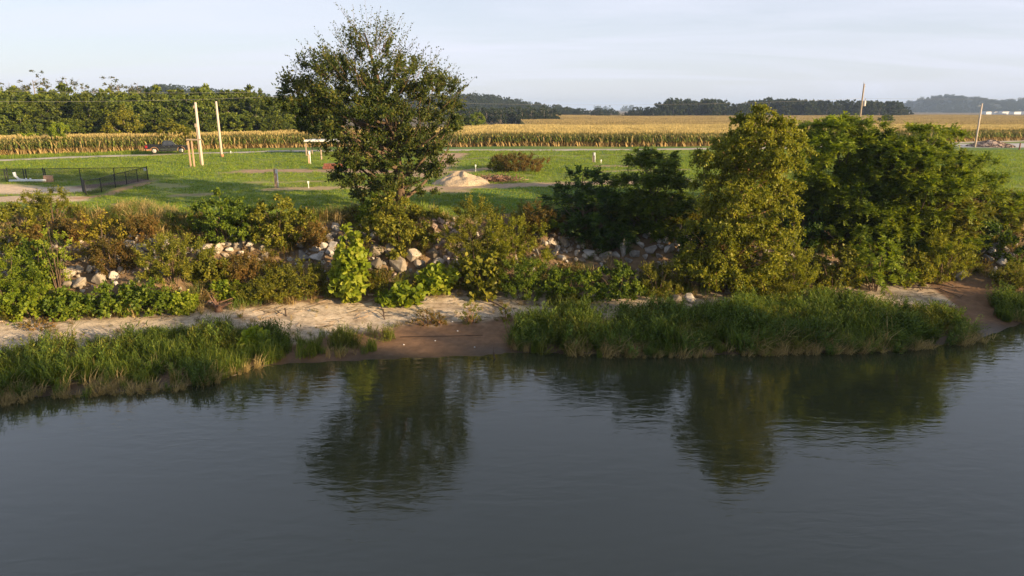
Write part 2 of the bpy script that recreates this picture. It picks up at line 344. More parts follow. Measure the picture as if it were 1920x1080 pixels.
b = nn(nt, 'ShaderNodeBsdfPrincipled', ins={'Specular IOR Level': 0.3}); lk(nt, vm.outputs[0], b.inputs['Base Color'])
rr = nn(nt, 'ShaderNodeMapRange', ins={1: 0, 2: 1, 3: .92, 4: .38}); lk(nt, sp.outputs[1], rr.inputs[0]); lk(nt, rr.outputs[0], b.inputs['Roughness'])
hs = nn(nt, 'ShaderNodeMath', operation='MULTIPLY_ADD', ins={1: .5}); lk(nt, n1.outputs['Fac'], hs.inputs[0]); lk(nt, ckm.outputs[0], hs.inputs[2])
bp = nn(nt, 'ShaderNodeBump', ins={'Strength': .55, 'Distance': .07}); lk(nt, hs.outputs[0], bp.inputs['Height']); lk(nt, bp.outputs[0], b.inputs['Normal'])
lk(nt, b.outputs[0], out.inputs['Surface']); GROUND = m
gme = mesh('ground', np.stack([gx_, gy_, gz_], 1), GF, GROUND, True)
vcol(gme, 'alb', alb); vcol(gme, 'msk', np.stack([sandm * (1 - bankm), ss(.3, .02, t1) * (gy_ > A_ - 1), lawnm], 1))
tag(link('ground', gme), 'earth bank, mown lawn and field soil beside the river', None, kind='structure')

# water
m, nt, out = mat_new('river_water')
t = nn(nt, 'ShaderNodeTexCoord')
mp1 = nn(nt, 'ShaderNodeMapping'); mp1.inputs['Scale'].default_value = (.75, 2.0, 1); mp1.inputs['Rotation'].default_value = (0, 0, R(6)); lk(nt, t.outputs['Object'], mp1.inputs[0])
w1 = nn(nt, 'ShaderNodeTexNoise', ins={'Scale': 1.25, 'Detail': 4.0, 'Roughness': 0.55, 'Distortion': .5}); lk(nt, mp1.outputs[0], w1.inputs['Vector'])
mp2 = nn(nt, 'ShaderNodeMapping'); mp2.inputs['Scale'].default_value = (.12, .3, 1); lk(nt, t.outputs['Object'], mp2.inputs[0])
w2 = nn(nt, 'ShaderNodeTexNoise', ins={'Scale': .8, 'Detail': 2.0}); lk(nt, mp2.outputs[0], w2.inputs['Vector'])
st = nn(nt, 'ShaderNodeMapRange', ins={1: .35, 2: .65, 3: .07, 4: .20}); lk(nt, w2.outputs['Fac'], st.inputs[0])
bp = nn(nt, 'ShaderNodeBump', ins={'Distance': .085}); lk(nt, w1.outputs['Fac'], bp.inputs['Height']); lk(nt, st.outputs[0], bp.inputs['Strength'])
b = nn(nt, 'ShaderNodeBsdfPrincipled', ins={'Base Color': (.037, .040, .019, 1), 'Roughness': .035, 'IOR': 1.5, 'Specular IOR Level': .9}); lk(nt, bp.outputs[0], b.inputs['Normal'])
lk(nt, b.outputs[0], out.inputs['Surface'])
tag(link('river', mesh('river', [(-900, -70, 0), (900, -70, 0), (900, 200, 0), (-900, 200, 0)], [(0, 1, 2, 3)], m)), 'calm greenish river water reflecting the bank', None, kind='structure')

# road with its gravel lot
ROAD_PX = [(-420, 318), (0, 301), (240, 292), (480, 284.5), (700, 282.5), (900, 281.5), (1150, 281), (1400, 279), (1640, 272.5), (1800, 267.5), (1920, 264.5), (2150, 260)]
RP = np.array([on_ground(x, y)[:2] for x, y in ROAD_PX]); RP = RP[np.argsort(RP[:, 0])]
rx = np.linspace(RP[0, 0], RP[-1, 0], 300); ry = np.interp(rx, RP[:, 0], RP[:, 1])
k = np.ones(15) / 15; ry = np.convolve(np.pad(ry, 7, 'edge'), k, 'valid')
RV = []; RFc = []
for i, (x, y) in enumerate(zip(rx, ry)):
    for j, (o, dz) in enumerate(((-1.7, -.03), (-1.3, .05), (0, .09), (1.3, .05), (1.7, -.03))): RV.append((x, y + o, tz(x, y) + dz))
for i in range(len(rx) - 1):
    for j in range(4): a = i * 5 + j; RFc.append((a, a + 5, a + 6, a + 1))
ROADM = simple('pale_gravel_road', (.42, .38, .32), .9, var=.16, scale=1.2, bump=.03)
tag(link('road', mesh('road', RV, RFc, ROADM, True)), 'pale gravel farm road running between lawn and corn', None, kind='structure')
def road_y(x): return float(np.interp(x, rx, ry))
# ------------------------------------------------------------------ plants
def unit(v): return v / np.maximum(np.linalg.norm(v, axis=-1, keepdims=True), 1e-9)
def leaves_mesh(P, D, Nn, L, Wd, shape='leaf'):
    """one rhombus-like blade per row; P base, D direction, Nn normal"""
    n = len(P); S = unit(np.cross(D, Nn)); L = L[:, None]; Wd = Wd[:, None]; Up = np.cross(S, D)
    if shape == 'lobed':
        V = np.stack([P, P + D * L * .35 + S * Wd * .55 - Up * L * .05, P + D * L * .75 + S * Wd * .42, P + D * L, P + D * L * .75 - S * Wd * .42, P + D * L * .35 - S * Wd * .55 - Up * L * .05], 1)
        return V.reshape(-1, 3), np.arange(n * 6).reshape(n, 6)
    V = np.stack([P, P + D * L * .45 + S * Wd * .5 + Up * L * .06, P + D * L - Up * L * .08, P + D * L * .45 - S * Wd * .5 + Up * L * .06], 1)
    return V.reshape(-1, 3), np.arange(n * 4).reshape(n, 4)
STY = {  # leaf length/width, twigs per tip, twig length, leaves per twig, upness, droop
 'broad':   dict(l=.17, w=.12, k=9, tl=.52, n=13, up=.35, droop=.15, sp=.50),
 'fine':    dict(l=.15, w=.045, k=10, tl=.66, n=19, up=.8, droop=.0, sp=.46),
 'pinnate': dict(l=.20, w=.075, k=9, tl=.85, n=20, up=.12, droop=.25, sp=.56, pin=True),
 'birch':   dict(l=.155, w=.10, k=10, tl=.75, n=14, up=-.08, droop=.45, sp=.54),
 'lobed':   dict(l=.27, w=.27, k=5, tl=.45, n=6, up=.3, droop=.35, sp=.46, shape='lobed'),
 'oak':     dict(l=.20, w=.105, k=8, tl=.80, n=14, up=.40, droop=.05, sp=.78),
 'wood':    dict(l=.45, w=.34, k=8, tl=.9, n=10, up=.25, droop=.15, sp=.95),
 'far':     dict(l=.8, w=.6, k=6, tl=1.6, n=8, up=.4, droop=.1, sp=1.9),
 'sparse':  dict(l=.12, w=.085, k=6, tl=.50, n=8, up=.5, droop=.1, sp=.55),
}
def sample_tips(env, h, rng, sp, squash=1.0, shell=.45, lump=.35):
    """points through the crown volume kept about sp apart; env rows: (height fraction, radius, x offset, y offset)"""
    E = np.array([(e + (0, 0))[:4] if len(e) < 4 else e for e in env], float)
    rmax = E[:, 1].max(); n = int(6.0 * max(60, (h * rmax * rmax) / sp ** 3)); n = min(n, 26000)
    f = rng.random(n) * (E[-1, 0] - E[0, 0]) + E[0, 0]
    rad = np.interp(f, E[:, 0], E[:, 1]); keep = rng.random(n) < (rad / rmax) ** 1.6; f, rad = f[keep], rad[keep]
    a = rng.random(len(f)) * 2 * np.pi; u = rng.random(len(f)) ** shell
    s = int(rng.integers(1000)); rad = rad * (1 - lump + 2 * lump * vnoise(a * 1.3 + 40, f * 5.5 + s, s) ) * .98
    P = np.stack([np.cos(a) * rad * u + np.interp(f, E[:, 0], E[:, 2]), np.sin(a) * rad * u * squash + np.interp(f, E[:, 0], E[:, 3]), f * h], 1)
    P = P[rng.permutation(len(P))]; grid = {}; outp = []
    for p in P:
        c = tuple((p // sp).astype(int)); ok = True
        for dx_ in (-1, 0, 1):
            for dy_ in (-1, 0, 1):
                for dz_ in (-1, 0, 1):
                    for q in grid.get((c[0] + dx_, c[1] + dy_, c[2] + dz_), ()):
                        if (p[0] - q[0]) ** 2 + (p[1] - q[1]) ** 2 + (p[2] - q[2]) ** 2 < sp * sp * .72: ok = False; break
                    if not ok: break
                if not ok: break
            if not ok: break
        if ok: grid.setdefault(c, []).append(p); outp.append(p)
    T = np.array(outp); fr = T[:, 2] / h; cx = np.interp(fr, E[:, 0], E[:, 2]); cy_ = np.interp(fr, E[:, 0], E[:, 3])
    return T, np.stack([T[:, 0] - cx, T[:, 1] - cy_, np.zeros(len(T))], 1)
def pads(env, h, rng, sp, psp, pr, pz, squash, shell, lump):
    """tips gathered in flattened sprays so that lit tops and dark gaps alternate"""
    C, O = sample_tips(env, h, rng, psp, squash, shell, lump); T = []; W_ = []
    for c, o in zip(C, O):
        s = rng.uniform(.65, 1.3); n = max(3, int(2.2 * (pr * s / sp) ** 2)); a = rng.random(n) * 6.283; q = np.sqrt(rng.random(n)) * pr * s
        p = np.stack([np.cos(a) * q, np.sin(a) * q, (pz * (rng.random(n) - .35) - .35 * (q / pr) ** 2 * pr * .5)], 1) + c; T.append(p); W_.append(np.stack([np.cos(a), np.sin(a), 0 * a], 1) * .7 + o / (np.linalg.norm(o) + .3))
    return np.concatenate(T), np.concatenate(W_)
def foliage(tips, outw, st, rng, twig_mb=None, gap=.22, topwhip=None):
    keep = rng.random(len(tips)) > gap * vnoise(tips[:, 0] * .9 + 9, tips[:, 2] * .9 + tips[:, 1] * .7, 3) * 2; tips, outw = tips[keep], outw[keep]
    k = st['k']; T = np.repeat(tips, k, 0); O = unit(np.repeat(outw, k, 0) + 1e-6); m = len(T)
    rnd = unit(rng.normal(size=(m, 3)))
    up = np.zeros((m, 3)); up[:, 2] = 1
    D = unit(O * .55 + up * st['up'] + rnd * .75)
    tl = st['tl'] * (.55 + .75 * rng.random(m))
    if topwhip is not None:
        wgt = topwhip(T); tl = tl * (1 + 1.1 * wgt); D = unit(D + up * wgt[:, None] * 1.6)
    S0 = T - D * (tl * .35)[:, None]
    n = st['n']; B = np.repeat(S0, n, 0); DD = np.repeat(D, n, 0); LL = np.repeat(tl, n); q = len(B)
    s = (np.tile(np.arange(n), m) + rng.random(q)) / n
    if topwhip is not None:
        kk = rng.random(q) > np.repeat(wgt, n) * .45; B, DD, LL, s = B[kk], DD[kk], LL[kk], s[kk]; q = len(B)
    sag = np.zeros((q, 3)); sag[:, 2] = -st['droop'] * LL * s * s * .6
    P = B + DD * (LL * s)[:, None] + sag
    if st.get('pin'):
        side = unit(np.cross(DD, np.array((0, 0, 1.0)) + 1e-3)); sg = np.where(np.arange(q) % 2, 1, -1)[:, None]
        LD = unit(side * sg + DD * .55 + rng.normal(size=(q, 3)) * .18 - np.array((0, 0, .15))); NN = unit(np.cross(DD, side) * 1.0 + rng.normal(size=(q, 3)) * .3)
    else:
        P = P + rng.normal(size=(q, 3)) * st['l'] * .22
        LD = unit(DD * .5 + rng.normal(size=(q, 3)) * .75 - np.array((0, 0, st['droop']))); NN = unit(rng.normal(size=(q, 3)) * .8 + np.array((.12, -.15, .55)))
    Ls = st['l'] * (.65 + .7 * rng.random(q)); Ws = st['w'] * (.7 + .6 * rng.random(q))
    tw = (S0, S0 + D * tl[:, None] + np.stack([0 * tl, 0 * tl, -st['droop'] * tl * .6], 1))
    return leaves_mesh(P, LD, NN, Ls, Ws, st.get('shape', 'leaf')), tw
def ribbons(a, b, w, rng):
    s = unit(np.cross(b - a, rng.normal(size=a.shape))) * (w / 2); n = len(a)
    return np.stack([a - s, a + s, b + s * .3, b - s * .3], 1).reshape(-1, 3), np.arange(n * 4).reshape(n, 4)
def limbs(tips, trunk, rng, r0, count, slope=(.5, 1.1), bend=.25, n=5):
    """a trunk polyline [(x,y,z,r)...] and curved limbs from it to some of the tips"""
    mb = MB(); tr = np.array(trunk, float); mb.tube(tr[:, :3], tr[:, 3], 8)
    idx = rng.permutation(len(tips))[:count]
    for i in idx:
        p = tips[i]; hd = math.hypot(p[0] - np.interp(p[2], tr[:, 2], tr[:, 0]), p[1] - np.interp(p[2], tr[:, 2], tr[:, 1]))
        z0 = float(np.clip(p[2] - hd * rng.uniform(*slope), tr[0, 2] + .08 * (tr[-1, 2] - tr[0, 2]), tr[-1, 2] * .98))
        a = np.array((np.interp(z0, tr[:, 2], tr[:, 0]), np.interp(z0, tr[:, 2], tr[:, 1]), z0)); L = np.linalg.norm(p - a)
        c = (a + p) / 2 + np.array((0, 0, -bend * L * .5)) + rng.normal(size=3) * L * .06
        rr_ = min(float(np.interp(z0, tr[:, 2], tr[:, 3])) * .62, r0 * (.35 + .65 * L / 5.0))
        pts = [(1 - s) ** 2 * a + 2 * s * (1 - s) * c + s * s * p for s in (0, .25, .5, .75, 1)]
        mb.tube(pts, [rr_ * (1 - .82 * s) + .004 for s in (0, .25, .5, .75, 1)], n, cap=False)
    return mb
def plant(name, base, h, env, style, leaf, label, cat, group=None, seed=0, trunk=None, bark=BARK, limb=40, gap=.22, r0=.12, squash=1.0,
          shell=.45, lump=.35, whip=None, stems=None, slope=(.5, 1.1), twigs=0.0, over=None, parts=('trunk', 'crown'), spk=1.0, limb_bend=.25, pad=None, shoots=0):
    rng = np.random.default_rng(seed); st = dict(STY[style])
    if over: st.update(over)
    if pad: tips, outw = pads(env, h, rng, st['sp'] * spk, pad[0], pad[1], pad[2], squash, shell, lump)
    else: tips, outw = sample_tips(env, h, rng, st['sp'] * spk, squash, shell, lump)
    (V, Fc), tw = foliage(tips, outw, st, rng, gap=gap, topwhip=whip)
    if shoots:
        E = np.array([(e + (0, 0))[:4] if len(e) < 4 else e for e in env], float); ns = shoots; f = .30 + .70 * rng.random(ns) ** .8; a = rng.random(ns) * 6.283; rd = np.interp(f, E[:, 0], E[:, 1]) * (.78 + .22 * rng.random(ns))
        A0 = np.stack([np.cos(a) * rd + np.interp(f, E[:, 0], E[:, 2]), np.sin(a) * rd * squash, f * h], 1); D0 = unit(np.stack([np.cos(a) * .75, np.sin(a) * .75, .35 + .9 * f], 1) + rng.normal(size=(ns, 3)) * .28); L0 = rng.uniform(1.0, 2.3, ns)
        nl = 20; B = np.repeat(A0, nl, 0); DD = np.repeat(D0, nl, 0); s = np.tile(np.linspace(0, 1, nl), ns); P = B + DD * (np.repeat(L0, nl) * s)[:, None] + rng.normal(size=B.shape) * (.16 * (1.15 - s))[:, None]
        V2, F2 = leaves_mesh(P, unit(DD * .6 + rng.normal(size=P.shape) * .8), unit(rng.normal(size=P.shape)), st['l'] * (.5 + .6 * rng.random(len(P))) * (1.1 - .5 * s), np.full(len(P), st['w'] * .8))
        Fc = np.concatenate([Fc, F2 + len(V)]); V = np.concatenate([V, V2]); shoot_tw = (A0 - D0 * .8, A0 + D0 * L0[:, None])
    root = empty(name, base, label, cat, group)
    link(parts[1], mesh(parts[1], V, Fc, LEAF[leaf]), root)
    if trunk is not None: mb = limbs(tips, trunk, rng, r0, limb, slope, limb_bend)
    else:
        mb = MB()
        for i in rng.permutation(len(tips))[:(stems or 14)]:
            p = tips[i]; a = np.array((p[0] * .18, p[1] * .18, -.25)); c = np.array((p[0] * .35, p[1] * .35, p[2] * .6)); pts = [(1 - s) ** 2 * a + 2 * s * (1 - s) * c + s * s * p for s in (0, .35, .7, 1)]
            mb.tube(pts, [.032 * r0 / .12, .024 * r0 / .12, .014 * r0 / .12, .005], 4, cap=False)
    if shoots: RV_, RF_ = ribbons(shoot_tw[0], shoot_tw[1], .03, rng); mb.add(RV_, RF_.tolist())
    if twigs:
        kk = rng.random(len(tw[0])) < twigs; RV_, RF_ = ribbons(tw[0][kk], tw[1][kk], .022, rng); mb.add(RV_, RF_.tolist())
    link(parts[0], mesh(parts[0], mb.v, mb.f, bark, True), root)
    return root
def bush_env(r, h, flat=.35):
    return [(.04, r * .62), (.25, r * .95), (.5, r * 1.0), (.72, r * .82), (.88, r * .55), (1.0, r * .16)]
NB = [0]
def bush(px, ytop, ybase, hw, style, leaf, label, name='shrub', cat='shrub', depth=0.0, group=None, env=None, **kw):
    """a bush whose foot meets the ground under pixel (px, ybase) and whose top reaches ytop there"""
    NB[0] += 1
    g = on_ground(px, ybase); g[1] += depth; g[0] *= (g[1] / (g[1] - depth)) if depth else 1; g[2] = tz(g[0], g[1])
    t_ = at_y(px, ytop, g[1]); h = max(.35, t_[2] - g[2]); r_ = hw / px_per_m(g)
    kw.setdefault('parts', ('stem', 'foliage')); kw.setdefault('squash', .85); kw.setdefault('seed', 100 + NB[0])
    if kw.pop('lean', None): pass
    st = STY[style]; kw.setdefault('spk', float(np.clip((h * r_ * r_ / 3.0) ** .22, .55, 1.25)))
    tl = st['tl'] * min(1.0, max(.45, r_ / 1.1)); ov = dict(kw.pop('over', {})); ov.setdefault('tl', tl)
    cut = max(0, tl * .35); rr_ = max(.4 * r_, r_ - tl * .25); hh = max(.3, h - tl * .4)
    return plant(name, g - np.array((0, 0, .08)), hh, env or bush_env(rr_, hh), style, leaf, label, cat, group, over=ov, **kw)
# ------------------------------------------------------------------ trees and shrubs on the bank
def env_px(base, rows, trunk_px=None, shrink=.0):
    """crown outline read as (row, left, right) at the tree's own distance -> height, envelope in metres"""
    E = []; zs_ = []
    for py, xl, xr in rows:
        a, b_ = at_y(xl, py, base[1]), at_y(xr, py, base[1]); E.append((a[2] - base[2], max(.12, (b_[0] - a[0]) / 2 - shrink), (a[0] + b_[0]) / 2 - base[0]))
    E.sort(); h = E[-1][0]
    return h, [(z / h, r_, xo) for z, r_, xo in E]
def trunk_px(base, pts, r0, r1):
    n = len(pts); o = []
    for i, (px, py) in enumerate(pts):
        p = at_y(px, py, base[1]); o.append((p[0] - base[0], 0.12 * math.sin(i * 2.1), p[2] - base[2], r0 + (r1 - r0) * i / (n - 1)))
    o[0] = (0, 0, -.3, r0 * 1.25); return o
# the big oak-like tree at the lawn edge
bt = on_ground(752, 396)
h, env = env_px(bt, [(58, 658, 712), (88, 615, 768), (115, 590, 796), (148, 566, 842), (188, 556, 868), (228, 566, 862), (265, 578, 856), (300, 598, 846), (330, 622, 832), (358, 642, 812), (384, 666, 803)], shrink=.55)
plant('oak_tree', bt, h, env, 'oak', 'oak', 'large dark green spreading tree standing at the lawn edge', 'tree', seed=11, trunk=trunk_px(bt, [(752, 396), (750, 330), (742, 262), (722, 190), (700, 120), (684, 62)], .30, .05),
      limb=46, r0=.10, gap=.32, pad=(1.2, .95, .4), shoots=260, whip=lambda T: np.clip((T[:, 2] / h - .62) / .35, 0, 1), slope=(.35, .95), twigs=.6, lump=.5, shell=.5, spk=.76, bark=simple('bark_warm', (.13, .085, .05), .9, scale=8, stretch=(1, 1, .3)))
# the yellow-green birch-like tree low on the bank
yt = on_ground(1352, 546)
h, env = env_px(yt, [(192, 1398, 1446), (212, 1386, 1470), (240, 1368, 1500), (275, 1342, 1502), (310, 1326, 1496), (350, 1308, 1490), (390, 1298, 1482), (425, 1288, 1466), (460, 1286, 1448), (500, 1288, 1450), (532, 1304, 1440)], shrink=.28)
plant('birch_tree', yt, h, env, 'birch', 'yellow', 'yellow-green drooping tree with a slim reddish trunk low on the bank', 'tree', seed=12,
      trunk=trunk_px(yt, [(1352, 546), (1368, 470), (1386, 405), (1400, 330), (1412, 270), (1416, 238)], .16, .03), bark=BARK_RED, limb=80, r0=.05, gap=.34, twigs=.3, lump=.5, shell=.5, spk=.82, pad=(.86, .75, .5), slope=(.2, .8))
def tree_px(name, foot, rows, style, leaf, label, seed, dy=0.0, shrink=.6, r0=.09, **kw):
    b_ = on_ground(*foot); 
    if dy: b_[0] *= (b_[1] + dy) / b_[1]; b_[1] += dy; b_[2] = tz(b_[0], b_[1])
    h_, e_ = env_px(b_, rows, shrink=shrink); zt = h_ * .86
    tr = [(0, 0, -.3, r0 * 1.3), (e_[0][2] * .4, .05, zt * .3, r0), (np.interp(.6, [q[0] for q in e_], [q[2] for q in e_]), -.05, zt * .65, r0 * .6), (e_[-1][2], 0, zt, r0 * .2)]
    kw.setdefault('limb', 45); kw.setdefault('gap', .2); kw.setdefault('pad', (1.2, 1.15, .2)); kw.setdefault('shell', .4)
    return plant(name, b_, h_, e_, style, leaf, label, 'tree', None, seed, trunk=tr, r0=r0 * .6, **kw)
tree_px('locust_tree', (1565, 432), [(216, 1515, 1600), (236, 1486, 1650), (275, 1478, 1676), (330, 1478, 1680), (380, 1485, 1670), (425, 1500, 1650)], 'pinnate', 'bright', 'bushy green tree with feather leaves right behind the yellow-green tree', 21, lump=.5, spk=.95)
tree_px('locust_tree', (1700, 470), [(226, 1685, 1745), (246, 1625, 1785), (285, 1612, 1808), (335, 1610, 1822), (385, 1620, 1815), (450, 1640, 1800)], 'pinnate', 'bright', 'broad green tree with feather leaves, tallest in the thicket by the gravel lot', 22, lump=.5)
tree_px('locust_tree', (1832, 420), [(284, 1815, 1855), (300, 1785, 1880), (340, 1772, 1898), (385, 1775, 1905), (415, 1790, 1890)], 'pinnate', 'bright', 'small bright green tree with feather leaves in front of the wooden pole', 23, lump=.45)
tree_px('locust_tree', (1222, 436), [(280, 1190, 1250), (298, 1160, 1275), (335, 1146, 1292), (380, 1142, 1300), (415, 1150, 1290), (436, 1165, 1275)], 'pinnate', 'green', 'dark rounded tree just left of the yellow-green tree', 24, lump=.45, shrink=.35)
tree_px('locust_tree', (1092, 440), [(304, 1075, 1112), (325, 1050, 1135), (356, 1030, 1152), (395, 1022, 1165), (436, 1030, 1160)], 'pinnate', 'dark', 'dark small tree with a pointed top above the middle rocks', 25, lump=.45, shrink=.35)
tree_px('locust_tree', (1600, 470), [(330, 1560, 1650), (360, 1530, 1670), (410, 1525, 1675), (455, 1540, 1660)], 'pinnate', 'green', 'low green tree with feather leaves under the thicket, above the front shrubs', 26, lump=.5)
tree_px('locust_tree', (1660, 455), [(240, 1630, 1680), (262, 1600, 1700), (310, 1590, 1715), (370, 1595, 1715), (430, 1610, 1700)], 'pinnate', 'green', 'green tree with feather leaves wedged between the two tall thicket trees', 27, lump=.5)
tree_px('locust_tree', (1770, 470), [(300, 1745, 1810), (330, 1725, 1835), (375, 1720, 1845), (420, 1725, 1840), (460, 1740, 1830)], 'pinnate', 'olive', 'olive green tree with feather leaves low at the right of the thicket', 28, lump=.5)
# shrubs: (x, top, foot, half width, style, colour, label)
for a in [
 (25, 455, 592, 62, 'fine', 'bright', 'bright yellow-green bush at the far left of the bank'),
 (100, 342, 420, 46, 'fine', 'olive', 'tall olive weeds beside the fenced plot'),
 (40, 372, 470, 55, 'broad', 'olive', 'dark olive bush below the sandy lot'),
 (112, 388, 545, 30, 'sparse', 'lime', 'tall lime-green sapling with upright shoots in the left scrub'),
 (78, 440, 535, 42, 'broad', 'green', 'green bush between the left edge and the big pale stones'),
 (328, 428, 530, 70, 'fine', 'olive', 'feathery olive bush right of the big pale stones'),
 (60, 525, 592, 55, 'broad', 'bright', 'low bright green bush above the left sand strip'),
 (128, 536, 592, 50, 'broad', 'green', 'low green bush below the big pale stones, left one'),
 (212, 524, 588, 48, 'broad', 'green', 'low green bush under the pale stones beside the driftwood'),
 (290, 518, 586, 52, 'broad', 'green', 'rounded green bush low on the bank left of the stump'),
 (345, 542, 588, 26, 'broad', 'lime', 'small yellow-green plant at the foot of the feathery bush'),
 (250, 540, 585, 24, 'fine', 'olive', 'small olive weed clump between two low green bushes'),
 (428, 352, 452, 62, 'broad', 'green', 'wide green bush at the lawn edge, left of a pair'),
 (522, 362, 462, 66, 'broad', 'olive', 'wide olive bush at the lawn edge, right of a pair'),
 (585, 405, 462, 34, 'fine', 'rust', 'rusty brown weeds at the right end of the lawn-edge bushes'),
 (432, 520, 556, 34, 'broad', 'bright', 'bright green low bush right behind the root stump'),
 (500, 505, 562, 55, 'fine', 'olive', 'olive weeds right of the root stump'),
 (570, 480, 552, 46, 'fine', 'olive', 'grassy olive clump left of the lime sapling'),
 (455, 470, 520, 40, 'fine', 'rust', 'reddish brown weeds among the left rocks'),
 (395, 470, 528, 36, 'broad', 'olive', 'olive shrub beside the left rocks'),
 (750, 354, 478, 72, 'broad', 'olive', 'dense olive bush in front of the large tree'),
 (702, 358, 418, 36, 'broad', 'bright', 'bright green sprig bush at the foot of the large tree'),
 (755, 528, 568, 44, 'lobed', 'bright', 'low plant with large round leaves at the sand edge'),
 (826, 488, 548, 36, 'lobed', 'lime', 'yellow-green plant with large leaves under the rock chute'),
 (893, 358, 520, 52, 'fine', 'olive', 'tall feathery olive shrub right of the rock chute'),
 (962, 388, 505, 66, 'fine', 'yellow', 'feathery yellow shrub beside the tall olive one'),
 (905, 462, 556, 44, 'lobed', 'olive', 'climbing plant with pale leaves right of the grey boulder'),
 (1010, 372, 440, 42, 'fine', 'rust', 'reddish brown weeds left of the dark pointed tree'),
 (985, 478, 560, 58, 'fine', 'green', 'green weeds above the pale driftwood log'),
 (1075, 498, 566, 52, 'broad', 'green', 'green bush behind the pale driftwood log, left one'),
 (1062, 536, 574, 30, 'broad', 'olive', 'small olive bush growing over the driftwood log'),
 (1160, 488, 560, 60, 'broad', 'green', 'leafy green bush below the middle rocks'),
 (1235, 488, 556, 52, 'fine', 'olive', 'olive weeds at the left foot of the yellow-green tree'),
 (1155, 412, 466, 50, 'pinnate', 'dark', 'dark drooping boughs between the two dark trees'),
 (1300, 400, 520, 34, 'fine', 'dark', 'dark green shrub hidden left of the yellow-green tree'),
 (1486, 448, 560, 48, 'fine', 'yellow', 'feathery yellow-green shrub right of the yellow-green tree'),
 (1450, 525, 570, 50, 'fine', 'olive', 'low yellowish weeds below the feathery shrub'),
 (1562, 455, 545, 55, 'broad', 'olive', 'rounded olive bush above the right sand'),
 (1640, 432, 545, 56, 'pinnate', 'bright', 'bright green leafy bush above the right sand'),
 (1700, 460, 535, 40, 'broad', 'olive', 'olive bush above the dark driftwood'),
 (1765, 412, 525, 50, 'fine', 'yellow', 'feathery yellow-green shrub left of the grey stones'),
 (1722, 340, 450, 54, 'fine', 'green', 'feathery green shrub below the tallest thicket tree'),
 (1828, 400, 470, 44, 'broad', 'dark', 'dark green bush above the grey stones'),
 (1893, 345, 440, 46, 'pinnate', 'olive', 'olive green bush at the right edge below the lawn'),
 (1905, 425, 500, 42, 'broad', 'green', 'green bush at the right edge beside the grey stones'),
 (1898, 490, 538, 40, 'fine', 'olive', 'low olive bush at the right edge above the shore grass'),
 (1500, 380, 470, 40, 'broad', 'dark', 'dark bush in the shade behind the yellow-green tree'),
 (970, 282, 322, 58, 'fine', 'rust', 'brownish green bush alone on the lawn'),
 (938, 296, 322, 26, 'fine', 'olive', 'small green bush at the left of the brownish lawn bush'),
 (214, 440, 512, 40, 'fine', 'rust', 'rusty dry weeds right of the golden sapling'),
 (150, 398, 452, 38, 'fine', 'rust', 'rusty orange weeds between the olive weeds and the golden sapling'),
 (62, 418, 470, 30, 'fine', 'rust', 'small rusty weed clump left of the tall lime sapling'),
 (270, 400, 450, 44, 'fine', 'rust', 'brown dry weeds under the lawn edge above the upper left stones'),
 (1770, 572, 606, 14, 'fine', 'lime', 'small bright yellow plant in the right shore grass'),
 (480, 612, 655, 30, 'lobed', 'lime', 'pale yellow-green plant in the left shore grass'),
]:
    bush(*a)
# thin yellow sapling, the lime sapling with big leaves
bush(196, 378, 500, 44, 'sparse', 'gold', 'thin sapling with small golden leaves and pale stem', name='sapling', cat='sapling', stems=5, gap=.35)
sb = on_ground(655, 566)
h, env = env_px(sb, [(425, 646, 664), (450, 634, 680), (480, 626, 690), (510, 622, 692), (540, 622, 688), (560, 630, 680)], shrink=.15)
plant('sycamore_sapling', sb, h, env, 'lobed', 'lime', 'bright lime sapling with big leaves standing before the rocks', 'sapling', seed=61, trunk=[(0, 0, -.2, .05), (0, 0, h * .5, .035), (.05, 0, h * .9, .012)], limb=40, r0=.02, gap=.12, squash=.9, lump=.25)
# little shrubs on the sand
for px, yt_, yb, hw, st_, lf, lab in [(882, 554, 606, 24, 'sparse', 'olive', 'small rounded shrub with reddish stems on the sand'), (947, 566, 601, 15, 'sparse', 'olive', 'smaller green shrub beside the dark leaning branch'),
                                 (802, 574, 608, 30, 'sparse', 'rust', 'low brownish twiggy shrub on the sand'), (824, 586, 608, 18, 'sparse', 'rust', 'small reddish twig shrub at the mud edge'), (72, 595, 612, 34, 'sparse', 'rust', 'dry low brown brush on the left sand')]:
    bush(px, yt_, yb, hw, st_, lf, lab, name='sand_shrub', cat='shrub', stems=18, bark=BARK_RED, over={'l': .09, 'w': .05})

# ------------------------------------------------------------------ tufts scattered as ground cover
def blades(n, h, spread, w, bend, rng, lean=(0, 0), hv=.35):
    a = rng.random(n) * 2 * np.pi; r_ = np.sqrt(rng.random(n)) * spread
    P = np.stack([np.cos(a) * r_, np.sin(a) * r_, np.full(n, -.03)], 1); H = h * (1 - hv + hv * 2 * rng.random(n) * .8)
    b_ = rng.random(n) * 2 * np.pi; B = np.stack([np.cos(b_), np.sin(b_), 0 * b_], 1) * (bend * (.3 + rng.random(n)))[:, None] + np.array((lean[0], lean[1], 0))
    S = np.stack([-np.sin(b_ + .6), np.cos(b_ + .6), 0 * b_], 1) * (w / 2); Z = np.array((0, 0, 1.0))
    M = P + (B * .28 + Z * .6) * H[:, None]; T = P + (B + Z * (1.0 - .25 * np.linalg.norm(B, axis=1)[:, None])) * H[:, None]
    V = np.stack([P - S * .8, P + S * .8, M + S, M - S, T + S * .15, T - S * .15], 1).reshape(-1, 3)
    i = np.arange(n)[:, None] * 6
    return V, np.concatenate([i + np.array([[0, 1, 2, 3]]), i + np.array([[3, 2, 4, 5]])])
